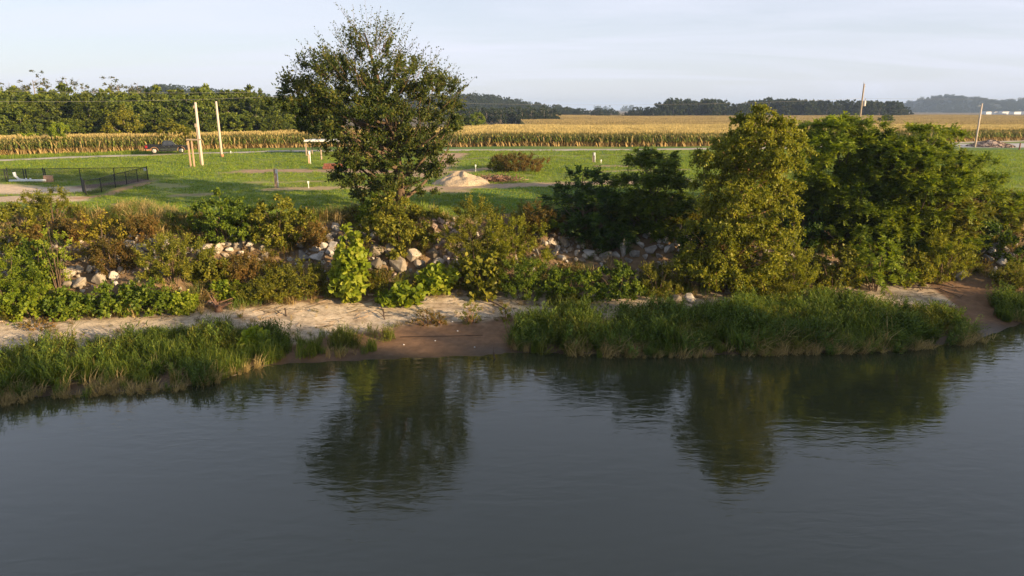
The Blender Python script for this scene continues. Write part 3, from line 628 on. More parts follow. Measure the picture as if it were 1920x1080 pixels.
def leafy(n, h, spread, rng, l=.16, w=.035, per=16, bend=.3):
    a = rng.random(n) * 2 * np.pi; r_ = np.sqrt(rng.random(n)) * spread
    P0 = np.stack([np.cos(a) * r_, np.sin(a) * r_, 0 * a], 1); H = h * (.6 + .5 * rng.random(n)); D = unit(np.stack([rng.normal(size=n) * bend, rng.normal(size=n) * bend, np.ones(n)], 1))
    B = np.repeat(P0, per, 0); s = np.tile(np.linspace(.2, 1, per), n) + rng.random(n * per) * .06; DD = np.repeat(D, per, 0)
    P = B + DD * (np.repeat(H, per) * s)[:, None]; az = np.tile(np.arange(per) * 2.4, n) + np.repeat(a, per)
    LD = unit(np.stack([np.cos(az), np.sin(az), .55 + .6 * s], 1)); NN = unit(np.stack([-np.cos(az) * .5, -np.sin(az) * .5, np.ones(len(az))], 1) + rng.normal(size=(len(az), 3)) * .25)
    V, Fc = leaves_mesh(P, LD, NN, l * (.6 + .7 * rng.random(len(P))), np.full(len(P), w))
    RV_, RF_ = ribbons(P0, P0 + D * H[:, None], .014, rng)
    return np.concatenate([V, RV_]), np.concatenate([Fc, RF_ + len(V)])
def proto(name, VF, mat): return bpy.data.objects.new(name, mesh(name, VF[0], VF[1], mat))
def scatter(name, protos, P, rz, sc, idx, label, tilt=None, kind='stuff'):
    me = bpy.data.meshes.new(name); me.vertices.add(len(P)); me.vertices.foreach_set('co', np.asarray(P, np.float32).ravel())
    rot = np.zeros((len(P), 3), np.float32); rot[:, 2] = rz
    if tilt is not None: rot[:, :2] = tilt
    at = me.attributes.new('rot', 'FLOAT_VECTOR', 'POINT'); at.data.foreach_set('vector', rot.ravel())
    sv = np.asarray(sc, np.float32); sv = np.stack([sv] * 3, 1) if sv.ndim == 1 else sv
    at = me.attributes.new('scl', 'FLOAT_VECTOR', 'POINT'); at.data.foreach_set('vector', sv.astype(np.float32).ravel())
    at = me.attributes.new('idx', 'INT', 'POINT'); at.data.foreach_set('value', np.asarray(idx, np.int32))
    me.update(); o = link(name, me); tag(o, label, None, kind=kind)
    ng = bpy.data.node_groups.new(name + '_scatter', 'GeometryNodeTree')
    ng.interface.new_socket('Geometry', in_out='INPUT', socket_type='NodeSocketGeometry'); ng.interface.new_socket('Geometry', in_out='OUTPUT', socket_type='NodeSocketGeometry')
    gi, go = ng.nodes.new('NodeGroupInput'), ng.nodes.new('NodeGroupOutput'); ip = ng.nodes.new('GeometryNodeInstanceOnPoints'); jn = ng.nodes.new('GeometryNodeJoinGeometry')
    for p in reversed(protos):
        q = ng.nodes.new('GeometryNodeObjectInfo'); q.inputs['Object'].default_value = p; q.inputs['As Instance'].default_value = True; ng.links.new(q.outputs['Geometry'], jn.inputs[0])
    def na(nm, ty):
        q = ng.nodes.new('GeometryNodeInputNamedAttribute'); q.data_type = ty; q.inputs['Name'].default_value = nm; return q.outputs['Attribute']
    ng.links.new(gi.outputs[0], ip.inputs['Points']); ng.links.new(jn.outputs[0], ip.inputs['Instance']); ip.inputs['Pick Instance'].default_value = True
    ng.links.new(na('idx', 'INT'), ip.inputs['Instance Index']); ng.links.new(na('rot', 'FLOAT_VECTOR'), ip.inputs['Rotation']); ng.links.new(na('scl', 'FLOAT_VECTOR'), ip.inputs['Scale'])
    ng.links.new(ip.outputs[0], go.inputs[0]); md = o.modifiers.new('scatter', 'NODES'); md.node_group = ng
    return o
def proj(P):
    P = np.asarray(P, float); y = P[:, 1]; z = P[:, 2] - CAM_H; d = y * CP - z * SP; u = y * SP + z * CP
    return 960 + FPX * P[:, 0] / d, 540 - FPX * u / d
def inpoly(x, y, poly):
    c = np.zeros(len(x), bool); n = len(poly)
    for i in range(n):
        (x1, y1), (x2, y2) = poly[i], poly[i - 1]
        k_ = ((y1 > y) != (y2 > y)) & (x < (x2 - x1) * (y - y1) / (y2 - y1 + 1e-12) + x1); c ^= k_
    return c
rng = np.random.default_rng(5)
GRASS_M = leafmat('shore_grass', [(0, (.065, .11, .015)), (.5, (.14, .195, .025)), (.85, (.23, .26, .035)), (1, (.34, .31, .08))], .38, clump=1.2, tint=.28)
WEED_M = leafmat('shore_weed', [(0, (.055, .10, .02)), (.5, (.115, .175, .028)), (1, (.21, .255, .038))], .36, clump=1.2, tint=.25)
STRAW_M = leafmat('dry_stems', [(0, (.24, .18, .07)), (.5, (.40, .30, .12)), (1, (.54, .42, .19))], .25, tint=.2)
TURF_M = leafmat('lawn_blades', [(0, (.11, .20, .02)), (.5, (.20, .285, .03)), (1, (.35, .36, .065))], .42, clump=.5, tint=.22)
PG = [proto('grass_tuft_a', blades(46, .85, .22, .022, .5, rng), GRASS_M), proto('grass_tuft_b', blades(40, .7, .25, .02, .7, rng), GRASS_M)]
PW = [proto('weed_tuft_a', leafy(16, .85, .24, rng), WEED_M), proto('weed_tuft_b', leafy(14, .7, .26, rng, l=.13, w=.045, per=13), WEED_M)]
PS = [proto('straw_tuft_a', blades(22, .75, .2, .02, .8, rng, hv=.45), STRAW_M), proto('straw_tuft_b', blades(18, .6, .22, .02, 1.1, rng, hv=.5), STRAW_M)]
YEL_M = leafmat('shore_yellow_weed', [(0, (.08, .11, .018)), (.5, (.16, .18, .025)), (1, (.28, .26, .05))], .38, tint=.25)
PY = [proto('yellow_weed_tuft', leafy(13, .8, .26, rng, l=.15, w=.04, per=13, bend=.4), YEL_M), proto('yellow_grass_tuft', blades(34, .85, .26, .02, .7, rng, hv=.5), YEL_M)]
def in_region(poly, dens, xr, yr):
    n = int((xr[1] - xr[0]) * (yr[1] - yr[0]) * dens); X = rng.uniform(*xr, n); Y = rng.uniform(*yr, n)
    Z = np.maximum(terrain(X, Y), -.05); P = np.stack([X, Y, Z], 1); a, b_ = proj(P); return P[inpoly(a, b_, poly)]
def marsh(name, poly, dens, label, protos, mixed, xr, yr, smin=.75, smax=1.35):
    P = in_region(poly, dens, xr, yr); n = len(P); edge = P[:, 1] - shore(P[:, 0])
    gapn = fbm(P[:, 0] * .9, P[:, 1] * .9, 91, 3); P = P[gapn > .36]; n = len(P); edge = P[:, 1] - shore(P[:, 0])
    pat = np.clip((fbm(P[:, 0] * .6, P[:, 1] * .6, 63, 3) - .25) * 2, 0, 1); pat2 = fbm(P[:, 0] * .35 + 50, P[:, 1] * .5, 83, 3); pr = protos + PS + PY; k0 = len(protos)
    wv = fbm(P[:, 0] * .8, P[:, 1] * .3, 97, 3); straw = (rng.random(n) < np.clip(1.25 - edge * .8 - 1.6 * wv + .35, .03, .8)); idx = np.where(straw, k0 + rng.integers(0, len(PS), n), np.where((pat2 > .56) & (rng.random(n) < .7), k0 + len(PS) + rng.integers(0, len(PY), n), (rng.random(n) * k0).astype(int)))
    sc = (smin + (smax - smin) * pat) * (.6 + .75 * rng.random(n) ** 1.5) * np.where(edge < .4, .75, 1)
    tl = rng.normal(size=(n, 2)) * .14; tl[:, 0] += np.where(edge < .9, .45 * rng.random(n), 0)
    scatter(name, pr, P, rng.random(n) * 2 * np.pi * np.where(edge < .9, .12, 1), sc, idx, label, tl)
marsh('shore_grass', [(-60, 690), (0, 667), (120, 657), (230, 648), (300, 624), (430, 622), (520, 634), (548, 650), (520, 682), (470, 695), (430, 716), (330, 738), (250, 742), (120, 750), (-60, 785)], 17,
      'tall green shore grass with dry stems along the left waterline', PG + [PW[0]], 0, (-26, -8), (23, 40), .7, 1.35)
marsh('shore_grass', [(545, 642), (600, 634), (720, 624), (742, 640), (690, 664), (600, 674), (540, 668)], 9, 'thin grass patch on the mud left of the bare mud bank', PG, 0, (-14, -4), (29, 40), .6, .95)
marsh('shore_weeds', [(952, 640), (985, 612), (1100, 602), (1280, 592), (1400, 578), (1560, 570), (1700, 590), (1780, 608), (1850, 634), (1872, 642), (1740, 657), (1600, 666), (1400, 671), (1200, 675), (1040, 669), (956, 657)], 19,
      'dense leafy green weeds along the right waterline', PW + [PW[0], PG[0]], 0, (-2, 26), (28, 44), .75, 1.5)
marsh('shore_weeds', [(1850, 566), (1990, 556), (1990, 596), (1925, 608), (1872, 602)], 17, 'green shore weeds at the right edge past the dark mud', PW + [PG[0]], 0, (22, 36), (32, 50), .8, 1.15)
# rock zones in the photograph, kept free of weeds
ZONES = [
 ('left stones', [(128, 512), (150, 486), (185, 478), (235, 484), (245, 505), (210, 520), (150, 545), (125, 535)], 26, (22, 36), 'pale', 'angular pale stone in the heap left of the feathery olive bush'),
 ('upper left stones', [(238, 438), (300, 440), (302, 466), (262, 470), (238, 462)], 9, (18, 28), 'grey', 'grey stone high on the left bank beside the golden sapling'),
 ('stones by the rusty weeds', [(385, 450), (440, 445), (500, 470), (495, 498), (405, 505)], 26, (14, 26), 'pale', 'pale stone half hidden below the two lawn-edge bushes'),
 ('stones left of the lime sapling', [(560, 452), (620, 440), (632, 486), (575, 492)], 14, (20, 32), 'grey', 'greyish stone just left of the lime sapling'),
 ('stones under the lawn edge', [(606, 424), (660, 424), (722, 428), (722, 452), (610, 462)], 15, (18, 26), 'pale', 'stone in the row under the lawn edge behind the lime sapling'),
 ('big stones in the middle', [(690, 470), (760, 468), (850, 470), (868, 496), (700, 500)], 16, (24, 40), 'pale', 'big tan boulder in the row below the dense olive bush'),
 ('rock chute', [(812, 412), (852, 412), (872, 450), (885, 500), (872, 524), (842, 500), (815, 470)], 70, (8, 20), 'pink', 'small broken rock in the chute right of the large tree'),
 ('stones under the feathery shrubs', [(1018, 455), (1080, 452), (1130, 470), (1125, 494), (1030, 486)], 18, (12, 22), 'pale', 'pale stone below the feathery yellow shrub'),
 ('middle rocks', [(1105, 478), (1180, 425), (1230, 420), (1300, 432), (1300, 470), (1240, 482), (1120, 492)], 48, (16, 30), 'grey', 'grey riprap stone below the dark rounded tree'),
 ('stones in the shade', [(1478, 428), (1522, 428), (1526, 466), (1482, 470)], 10, (20, 30), 'grey', 'grey stone in the gap right of the yellow-green tree'),
 ('right stones', [(1828, 462), (1870, 458), (1896, 476), (1880, 494), (1832, 486)], 13, (18, 32), 'grey', 'light grey stone in the small heap near the right edge'),
]
# bank ground cover
n = 7600; X = rng.uniform(-36, 40, n); tq = rng.uniform(-.05, 1.08, n); Y = toe_y(X) + tq * (top_y(X) - toe_y(X)); Z = terrain(X, Y); P = np.stack([X, Y, Z], 1); a, b_ = proj(P)
ok = np.ones(n, bool)
for zname, poly, *_ in ZONES: ok &= ~(inpoly(a, b_ - 8, poly) | inpoly(a, b_ - 20, poly)) | (rng.random(n) < .05)
ok &= (tq > .05) | (rng.random(n) < .4)
ok &= ~((fbm(X * .35, Y * .5, 57, 3) > .53) & (tq > .12) & (rng.random(n) < .8)) & ~((fbm(X * .8, Y * .8, 19, 3) < .40) & (rng.random(n) < .8))
P = P[ok]; dryz = (P[:, 0] < -13) & (tq[ok] > .5); n = len(P); pat = fbm(P[:, 0] * .25, P[:, 1] * .4, 71) + .14 * dryz; lowm = leafmat('bank_weed', [(0, (.08, .092, .014)), (.5, (.175, .17, .02)), (1, (.34, .25, .035))], .4, tint=.3)
PB = [proto('bank_weed_a', leafy(12, .6, .3, rng, l=.13, w=.055, per=11, bend=.5), lowm), proto('bank_weed_b', leafy(12, .5, .34, rng, l=.11, w=.07, per=10, bend=.7), lowm),
      proto('bank_grass_a', blades(40, .65, .28, .018, .8, rng), leafmat('bank_grass', [(0, (.07, .12, .015)), (.5, (.13, .185, .025)), (1, (.26, .25, .06))], .35, tint=.3))]
idx = np.where(pat < .45, rng.integers(0, 2, n), np.where(pat < .56, rng.choice([0, 1, 2, 5], n), rng.choice([2, 2, 3, 4, 5], n)))
PRU = [proto('rusty_weed', leafy(12, .7, .28, rng, l=.12, w=.05, per=11, bend=.45), LEAF['rust'])]
scatter('bank_weeds', PB + PS + PRU, P, rng.random(n) * 6.28, .45 + .95 * rng.random(n) ** 1.4, idx, 'mixed low weeds and dry grass covering the bank', rng.normal(size=(n, 2)) * .15)
# twigs and flood litter on the sand
def stickset(seed):
    r_ = np.random.default_rng(seed); mb = MB()
    for _ in range(5):
        c = r_.normal(size=3) * (.35, .2, 0); a = r_.normal() * .6; d = np.array((math.cos(a), math.sin(a), r_.random() * .25)) * r_.uniform(.15, .5); c[2] = .02; mb.tube([c - d * .5 * (1, 1, 0), c + r_.normal(size=3) * .03, c + d], [.012, .016, .005], 4, cap=False)
    return np.array(mb.v), mb.f
STK = []
for i in range(3):
    q = stickset(900 + i); STK.append(bpy.data.objects.new('stick_litter', mesh('stick_litter', q[0], q[1], TWIG if i else simple('pale_twig', (.34, .25, .17), .9))))
n = 420; X = rng.uniform(-24, 27, n); tq = np.where(rng.random(n) < .6, rng.normal(.98, .07, n), rng.uniform(.45, 1.0, n)); Y = shore(X) + tq * (toe_y(X) - shore(X)); ok = fbm(X * .5, Y * .5, 15) > .45; X, Y = X[ok], Y[ok]; n = len(X)
scatter('flood_litter', STK, np.stack([X, Y, terrain(X, Y)], 1), rng.normal(size=n) * .5, .6 + .8 * rng.random(n), rng.integers(0, 3, n), 'small twigs and flood litter strewn along the sand')
# sparse weeds on the sand
n = 700; X = rng.uniform(-24, 27, n); tq = rng.uniform(.4, 1.05, n); Y = shore(X) + tq * (toe_y(X) - shore(X)); ok = (fbm(X * .45, Y * .7, 25, 3) > .53); X, Y = X[ok], Y[ok]; n = len(X)
scatter('sand_weeds', PS + [PB[0], PRU[0]], np.stack([X, Y, terrain(X, Y)], 1), rng.random(n) * 6.28, .15 + .35 * rng.random(n), rng.integers(0, 4, n), 'sparse dry weeds dotted over the sand', rng.normal(size=(n, 2)) * .3)
# dry grass mane at the top of the left bank
P = np.concatenate([in_region([(215, 398), (250, 388), (330, 402), (350, 420), (300, 428), (230, 420)], 9, (-32, -18), (38, 60)), in_region([(590, 404), (720, 404), (725, 420), (600, 424)], 7, (-16, -6), (38, 52))]); n = len(P)
if n: scatter('dry_grass', PS + [PB[2]], P, rng.random(n) * 6.28, .7 + .6 * rng.random(n), rng.integers(0, 3, n), 'tan dry grass hanging over the lawn edge', rng.normal(size=(n, 2)) * .25)
# lawn blades
n = 42000; Y = 41 + 62 * rng.random(n) ** 1.25; X = rng.uniform(-1, 1, n) * (.80 * Y + 4); Z = terrain(X, Y)
gi_ = np.clip(np.searchsorted(gy, Y), 0, ny - 1) * nx + np.clip(np.searchsorted(gx, X), 0, nx - 1); ga = alb[gi_]
ok = (ga[:, 1] > ga[:, 0] * 1.12) & (Y > top_y(X) + .2) & (Y < corn_y(X) - .5) & (np.abs(Y - np.interp(X, rx, ry)) > 1.7) & (lotm[gi_] < .3); P = np.stack([X, Y, Z], 1)[ok]; n = len(P)
PL = [proto('turf_a', blades(16, .13, .34, .022, .6, rng), TURF_M), proto('turf_b', blades(14, .18, .36, .022, .7, rng), TURF_M), proto('turf_c', blades(18, .32, .3, .022, .6, rng), TURF_M)]
verge = np.abs(P[:, 1] - np.interp(P[:, 0], rx, ry)) < 7
idx = np.where(verge & ((P[:, 1] > np.interp(P[:, 0], rx, ry)) ), 2, (rng.random(n) * 2.06).astype(int))
scatter('lawn_grass', PL, P, rng.random(n) * 6.28, (.7 + .6 * rng.random(n)) * (1 + .25 * (P[:, 1] > 70)), idx, 'short mown grass of the lawn and verges')
# ------------------------------------------------------------------ corn
CORNM = attrmat('corn_plant', 'col', .28)
def corn_plant(rng, x, y, seg=4, nl=9, nt_=5, wmul=1.0):
    V = []; Fc = []; Cc = []
    H = 2.05 + .35 * rng.random()
    def strip(pts, ws, side, c0, c1):
        n0 = len(V)
        for i, (p, w) in enumerate(zip(pts, ws)):
            t_ = i / (len(pts) - 1); c = np.array(c0) * (1 - t_) + np.array(c1) * t_
            for s in (-1, 1): V.append(p + side * w * s); Cc.append(c)
        for i in range(len(pts) - 1): a = n0 + i * 2; Fc.append((a, a + 1, a + 3, a + 2))
    b = np.array((x, y, 0.0))
    for q in range(2):
        a = rng.random() * 6.28 if q == 0 else a + 1.57; s = np.array((math.cos(a), math.sin(a), 0))
        strip([b, b + (0, 0, H * .5), b + (0, 0, H * .93)], [.016 * wmul, .014 * wmul, .007 * wmul], s, (.30, .20, .08), (.22, .23, .06))
    a = rng.random() * 6.28
    for i in range(nl):
        f = (i + .6) / nl; z = H * (.12 + .74 * f); a += math.pi + rng.normal() * .45; d = np.array((math.cos(a), math.sin(a), 0)); L = (.75 - .3 * abs(f - .45)) * (.8 + .4 * rng.random())
        dry = f < .30 or rng.random() < .10
        top_ = f > .8
        c0 = (.34, .21, .085) if dry else ((.25, .24, .05) if top_ else (.12, .17, .028)); c1 = (.52, .35, .15) if dry else ((.45, .34, .11) if top_ else (.22, .24, .045))
        up = -.2 if dry else .55; pts = [b + (0, 0, z)]
        for k_ in range(1, seg): t_ = k_ / (seg - 1); pts.append(b + (0, 0, z) + d * L * t_ * .9 + np.array((0, 0, L * (up * 1.5 * t_ - (1.15 + .2 * rng.random()) * t_ * t_ * (1 if not dry else .9)))))
        ws = [.03 * wmul, .05 * wmul, .036 * wmul, .006][:seg] if seg == 4 else [.04 * wmul, .05 * wmul, .006]
        strip(pts, ws, np.cross(d, (0, 0, 1)), c0, c1)
    for i in range(nt_):
        az = rng.random() * 6.28; sp_ = .05 if i == 0 else .16; d = np.array((math.cos(az) * sp_, math.sin(az) * sp_, .30 + .1 * rng.random()))
        strip([b + (0, 0, H * .92), b + (0, 0, H * .92) + d], [.014 * wmul, .010 * wmul], np.array((-math.sin(az), math.cos(az), 0)), (.46, .33, .13), (.62, .45, .19))
    return V, Fc, Cc
def corn_mesh(name, spots, seed, **kw):
    rng = np.random.default_rng(seed); V = []; Fc = []; Cc = []
    for x, y in spots:
        v, f, c = corn_plant(rng, x, y, **kw); n0 = len(V); V += v; Cc += c; Fc += [tuple(i + n0 for i in q) for q in f]
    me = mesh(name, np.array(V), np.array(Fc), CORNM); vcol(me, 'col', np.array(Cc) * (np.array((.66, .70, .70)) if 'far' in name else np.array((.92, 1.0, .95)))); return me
rng = np.random.default_rng(17)
def rows(sz, dr, dp): return [(-sz / 2 + (i + .5) * dp + rng.normal() * .05, -sz / 2 + (j + .5) * dr + rng.normal() * .05) for j in range(int(round(sz / dr))) for i in range(int(round(sz / dp)))]
TILE = 3.2
PC = [bpy.data.objects.new('corn_block', corn_mesh('corn_block', rows(TILE, .8, .25), 30 + i, wmul=1.8, nt_=6)) for i in range(3)]
PCF = [bpy.data.objects.new('corn_block_far', corn_mesh('corn_block_far', rows(8.0, 1.0, .8), 40 + i, seg=3, nl=7, nt_=4, wmul=2.6)) for i in range(2)]
# the wood's front edge limits the strip of corn on the left
WOOD = np.array([(-130, 98), (-70, 103), (-40, 119), (-26, 129), (-14, 150), (-4, 190), (2, 240)], float)
def wood_y(x): return np.where(x > 2, 1e4, np.interp(x, WOOD[:, 0], WOOD[:, 1]))
def tiles(y0f, y1, size, marg):
    xs = np.arange(-400, 400, size); o = []
    for x in xs:
        y0 = float(y0f(x)); ys = np.arange(y0, y1, size); 
        for y in ys:
            if abs(x) < .79 * y + marg and y < float(wood_y(np.array([x]))[0]) - 2: o.append((x, y))
    return np.array(o)
T1 = tiles(lambda x: corn_y(np.array([x]))[0] + 1.2 + TILE / 2, 196, TILE, 12); n = len(T1)
P = np.stack([T1[:, 0], T1[:, 1], terrain(T1[:, 0], T1[:, 1])], 1); hv = .88 + .24 * fbm(P[:, 0] * .06, P[:, 1] * .06, 5)
scatter('corn_field', PC, P, np.where(rng.random(n) < .5, 0, np.pi), np.stack([np.ones(n), np.ones(n), hv], 1), rng.integers(0, 3, n), 'ripening corn with tan tassels filling the field beyond the road')
T2 = tiles(lambda x: 206 + 6 * math.sin(x * .02), 640, 8.0, 20); T2 = T2[~((T2[:, 1] > 330) & (T2[:, 0] < -14 + .01 * T2[:, 1]))]; n = len(T2)
P = np.stack([T2[:, 0], T2[:, 1], terrain(T2[:, 0], T2[:, 1])], 1); hv = .85 + .3 * fbm(P[:, 0] * .03, P[:, 1] * .03, 5)
scatter('far_corn_field', PCF, P, rng.integers(0, 4, n) * np.pi / 2, np.stack([np.ones(n), np.ones(n), hv], 1), rng.integers(0, 2, n), 'pale far corn field running to the distant treelines')
# front row, each plant a thing of its own
FR = [corn_mesh('corn_plant', [(0, 0)], 60 + i, wmul=1.8, nt_=6) for i in range(6)]
cand = []
x = -78.0
while x < 95:
    y = float(corn_y(np.array([x]))[0]) + 1.0 + rng.normal() * .12; a_, b2 = proj(np.array([(x, y, 7.0)]))
    if -5 < a_[0] < 1925 and y < float(wood_y(np.array([x]))[0]) and not (585 < a_[0] < 850) and not (1290 < a_[0] < 1790): cand.append((y, x))
    x += .27
cand = sorted(cand)[:300]
for i, (y, x) in enumerate(cand):
    o = link('corn_plant', FR[i % 6], None, (x, y, tz(x, y) - .02)); o.rotation_euler = (0, 0, rng.random() * 6.28); s = .9 + .25 * rng.random(); o.scale = (s, s, s)
    tag(o, 'corn plant in the front row facing the farm road', 'corn plant', 'corn plants in the front row')

# ------------------------------------------------------------------ the wood behind the corn on the left
def tree_proto(seed, h, r, style, leaf, bare=False, conif=False):
    rng = np.random.default_rng(seed); st = dict(STY[style]); j = lambda a: a * (.85 + .3 * rng.random())
    env = [(.02, r * .55), (.15, r * .95), (.4, j(r)), (.62, j(r * .92)), (.82, j(r * .68)), (.94, r * .4), (1, r * .12)] if not conif else [(.12, r * .7), (.3, r), (.6, r * .72), (.85, r * .36), (1, r * .06)]
    tips, ow = pads(env, h, rng, st['sp'], st['sp'] * 1.75, st['sp'] * 1.35, st['sp'] * 1.5, 1.0, .35, .42)
    if bare: st['n'] = 4; st['l'] *= .5; st['w'] *= .5
    (V, Fc), tw = foliage(tips, ow, st, rng, gap=.2 if not bare else .45)
    cr = mesh('crown', V, Fc, LEAF[leaf]); mb = limbs(tips, [(0, 0, -.5, h * .022), (.1, 0, h * .45, h * .014), (0, .1, h * .9, h * .004)], rng, h * .008, 26 if not bare else 70, n=4)
    if bare: a, b_ = ribbons(tw[0], tw[1], .07, rng); mb.add(a, b_.tolist())
    return cr, mesh('trunk', mb.v, mb.f, BARK_GREY, True)
WP = [tree_proto(200 + i, 10.0, 3.6, 'wood', 'wood') for i in range(4)]
WPY = [tree_proto(210, 9.0, 3.4, 'wood', 'olive'), tree_proto(211, 9.0, 3.0, 'wood', 'bright')]
WB = [tree_proto(220 + i, 12.0, 4.2, 'wood', 'oak', bare=True) for i in range(2)]
FP = [tree_proto(230 + i, 13.0, 5.0, 'far', 'far') for i in range(3)]; FC = [tree_proto(240 + i, 13.0, 3.6, 'far', 'far', conif=True) for i in range(2)]
def put_tree(name, pr, x, y, h, h0, label, group, wide=1.0, seed=0, dz=0.0):
    o = empty(name, (x, y, tz(x, y) - .1 + dz), label, 'tree', group, rz=(seed * 2.399) % 6.283); s = h / h0; o.scale = (s * wide, s * wide, s)
    link('crown', pr[0], o); link('trunk', pr[1], o); return o
rng = np.random.default_rng(23)
k = 0
def wood_px(px, Y): return (px - 960) / FPX * (Y * CP + 4 * SP)
for row, (dyy, h0, h1, step, lab) in enumerate([(1.5, 4.0, 6.0, 38, 'low leafy tree at the front edge of the wood behind the corn'), (8, 6.6, 8.4, 42, 'rounded green tree in the middle of the wood behind the corn'), (17, 7.6, 9.0, 42, 'tall green tree at the back of the wood behind the corn'), (28, 8.4, 9.6, 46, 'tree showing its top over the back of the wood')]):
    px = -130; ROWT = []
    while px < 640:
        X0 = None
        Y = 110.0
        for _ in range(4): X0 = wood_px(px, Y); Y = float(np.interp(X0, WOOD[:, 0], WOOD[:, 1])) + dyy + rng.normal() * 1.2
        X0 = wood_px(px, Y); hsc = (Y / 115.0) ** .5 * (.88 if px > 480 and row else 1)
        ROWT.append((px, put_tree('woodland_tree', WP[k % 4], X0, Y, rng.uniform(h0, h1) * hsc, 10.0, lab, 'trees of the wood behind the corn', wide=rng.uniform(.95, 1.25) if row else rng.uniform(1.1, 1.4), seed=k))); k += 1
        px += step * rng.uniform(.75, 1.25)
    bins = {}
    for q, o in ROWT:
        w_ = next(w_ for lim, w_ in ((60, 'at the far left'), (150, 'above the white pipe'), (270, 'above the fence corner'), (352, 'behind the truck'), (450, 'behind the twin poles'), (540, 'right of the twin poles'), (9999, 'behind the large tree')) if q < lim); bins.setdefault(w_, []).append(o)
    for w_, os_ in bins.items():
        for i, o in enumerate(os_): o['label'] = (('low leafy', 'mid-height rounded', 'tall green', 'hindmost tall')[row] + ' tree of the wood ' + w_ + (', %s from the left' % ('first', 'second', 'third', 'fourth', 'fifth', 'sixth')[i] if len(os_) > 1 else ''))
def one(px, Y, ytop, pr, h0, name, label, wide=1.0):
    X0 = wood_px(px, Y); t_ = at_y(px, ytop, Y); return put_tree(name, pr, X0, Y, t_[2] - tz(X0, Y), h0, label, None, wide, seed=px)
one(237, 108, 202, WPY[0], 9.0, 'woodland_tree', 'golden olive rounded tree at the wood edge left of the truck', 1.05)
one(112, 98, 225, WPY[1], 9.0, 'woodland_tree', 'small bright green tree at the wood edge above the fence', .9)
one(52, 98, 246, WPY[1], 9.0, 'woodland_tree', 'low bright green bushy tree at the far left of the wood edge', 1.9)
one(322, 106, 226, WPY[0], 9.0, 'woodland_tree', 'low olive tree at the wood edge behind the truck', 1.5)
one(76, 150, 136, WB[0], 12.0, 'bare_tree', 'nearly bare tree rising highest over the left wood', 1.0)
one(138, 152, 142, WB[1], 12.0, 'bare_tree', 'thin-leaved dark tree right of the barest tree over the wood', 1.0)
one(232, 155, 147, WB[0], 12.0, 'bare_tree', 'wide thin-leaved tree over the middle of the wood', 1.35)
one(268, 158, 152, WB[1], 12.0, 'bare_tree', 'sparse tree over the wood just left of the truck', .9)
one(30, 150, 152, WB[1], 12.0, 'bare_tree', 'dark thin tree top at the left end of the wood', 1.3)
# single bushes in the far field, treelines
g1 = at_z(898, 243, 6.0)
put_tree('field_bush', WPY[1], (900 - 960) / FPX * 200, 196, 6.0, 9.0, 'round green bush alone at the corn edge right of the large tree', None, 1.0, 3)
put_tree('field_bush', WP[1], (875 - 960) / FPX * 200, 197, 5.0, 10.0, 'small green bush just behind the branches of the large tree', None, 1.1, 5)
def line(pts, step, hr, prs, h0, label, group, Yj=6, wide=(.8, 1.2), name='treeline_tree'):
    global k
    for (xa, ya, Ya), (xb, yb, Yb) in zip(pts[:-1], pts[1:]):
        px = xa
        while px < xb:
            f = (px - xa) / (xb - xa); Y = Ya + (Yb - Ya) * f + rng.normal() * Yj; yt_ = ya + (yb - ya) * f + rng.uniform(*hr)
            X0 = (px - 960) / FPX * (Y * CP + 5 * SP); t_ = at_y(px, yt_, Y); h_ = max(3.0, t_[2] - tz(X0, Y))
            put_tree(name, prs[k % len(prs)], X0, Y, h_, h0, label, group, rng.uniform(*wide) * (1 if h_ > 8 else 1.3), seed=k); k += 1; px += step * rng.uniform(.7, 1.3)
line([(845, 208, 345), (940, 205, 350), (1042, 203, 356)], 8, (-3, 3), FC, 13.0, 'dark pine in the stand below the wooded ridge', 'pines below the ridge', 5, (.9, 1.3))
line([(848, 200, 362), (1036, 202, 368)], 9, (-2, 3), FC, 13.0, 'dark pine in the stand below the wooded ridge', 'pines below the ridge', 5, (.9, 1.3))
line([(1036, 203, 620), (1160, 206, 640)], 8, (-2, 3), FP, 13.0, 'distant tree in the low treeline at the middle of the field', 'trees of the middle treeline', 8)
line([(1114, 206, 560), (1142, 206, 560)], 8, (-1, 2), FC, 13.0, 'dark evergreen in the clump before the middle treeline', 'evergreens before the middle treeline', 3)
line([(1172, 209, 540), (1190, 203, 540), (1232, 204, 540)], 8, (-3, 4), FP, 13.0, 'small tree at the thin left end of the distant wood', 'small trees at the end of the distant wood', 5)
for dyy in (0, 16):
    line([(1240, 191, 545 + dyy), (1262, 188, 545 + dyy), (1350, 189, 545 + dyy), (1372, 198, 545 + dyy), (1405, 192, 545 + dyy)], 9, (-2, 4), FP, 13.0, 'dark leafy tree in the distant wood across the field', 'trees of the distant wood', 4)
    line([(1405, 191, 560 + dyy), (1440, 186, 560 + dyy), (1540, 190, 560 + dyy), (1640, 191, 570 + dyy), (1676, 192, 575 + dyy), (1700, 204, 580 + dyy)], 9, (-2, 3), FP + FC, 13.0, 'dark tree in the distant wood behind the transformer pole', 'trees of the wood behind the pole', 4)
put_tree('field_bush', WP[2], (1628 - 960) / FPX * 300, 294, 5.0, 10.0, 'low dark bush in the field at the transformer pole', None, 1.6, 7)
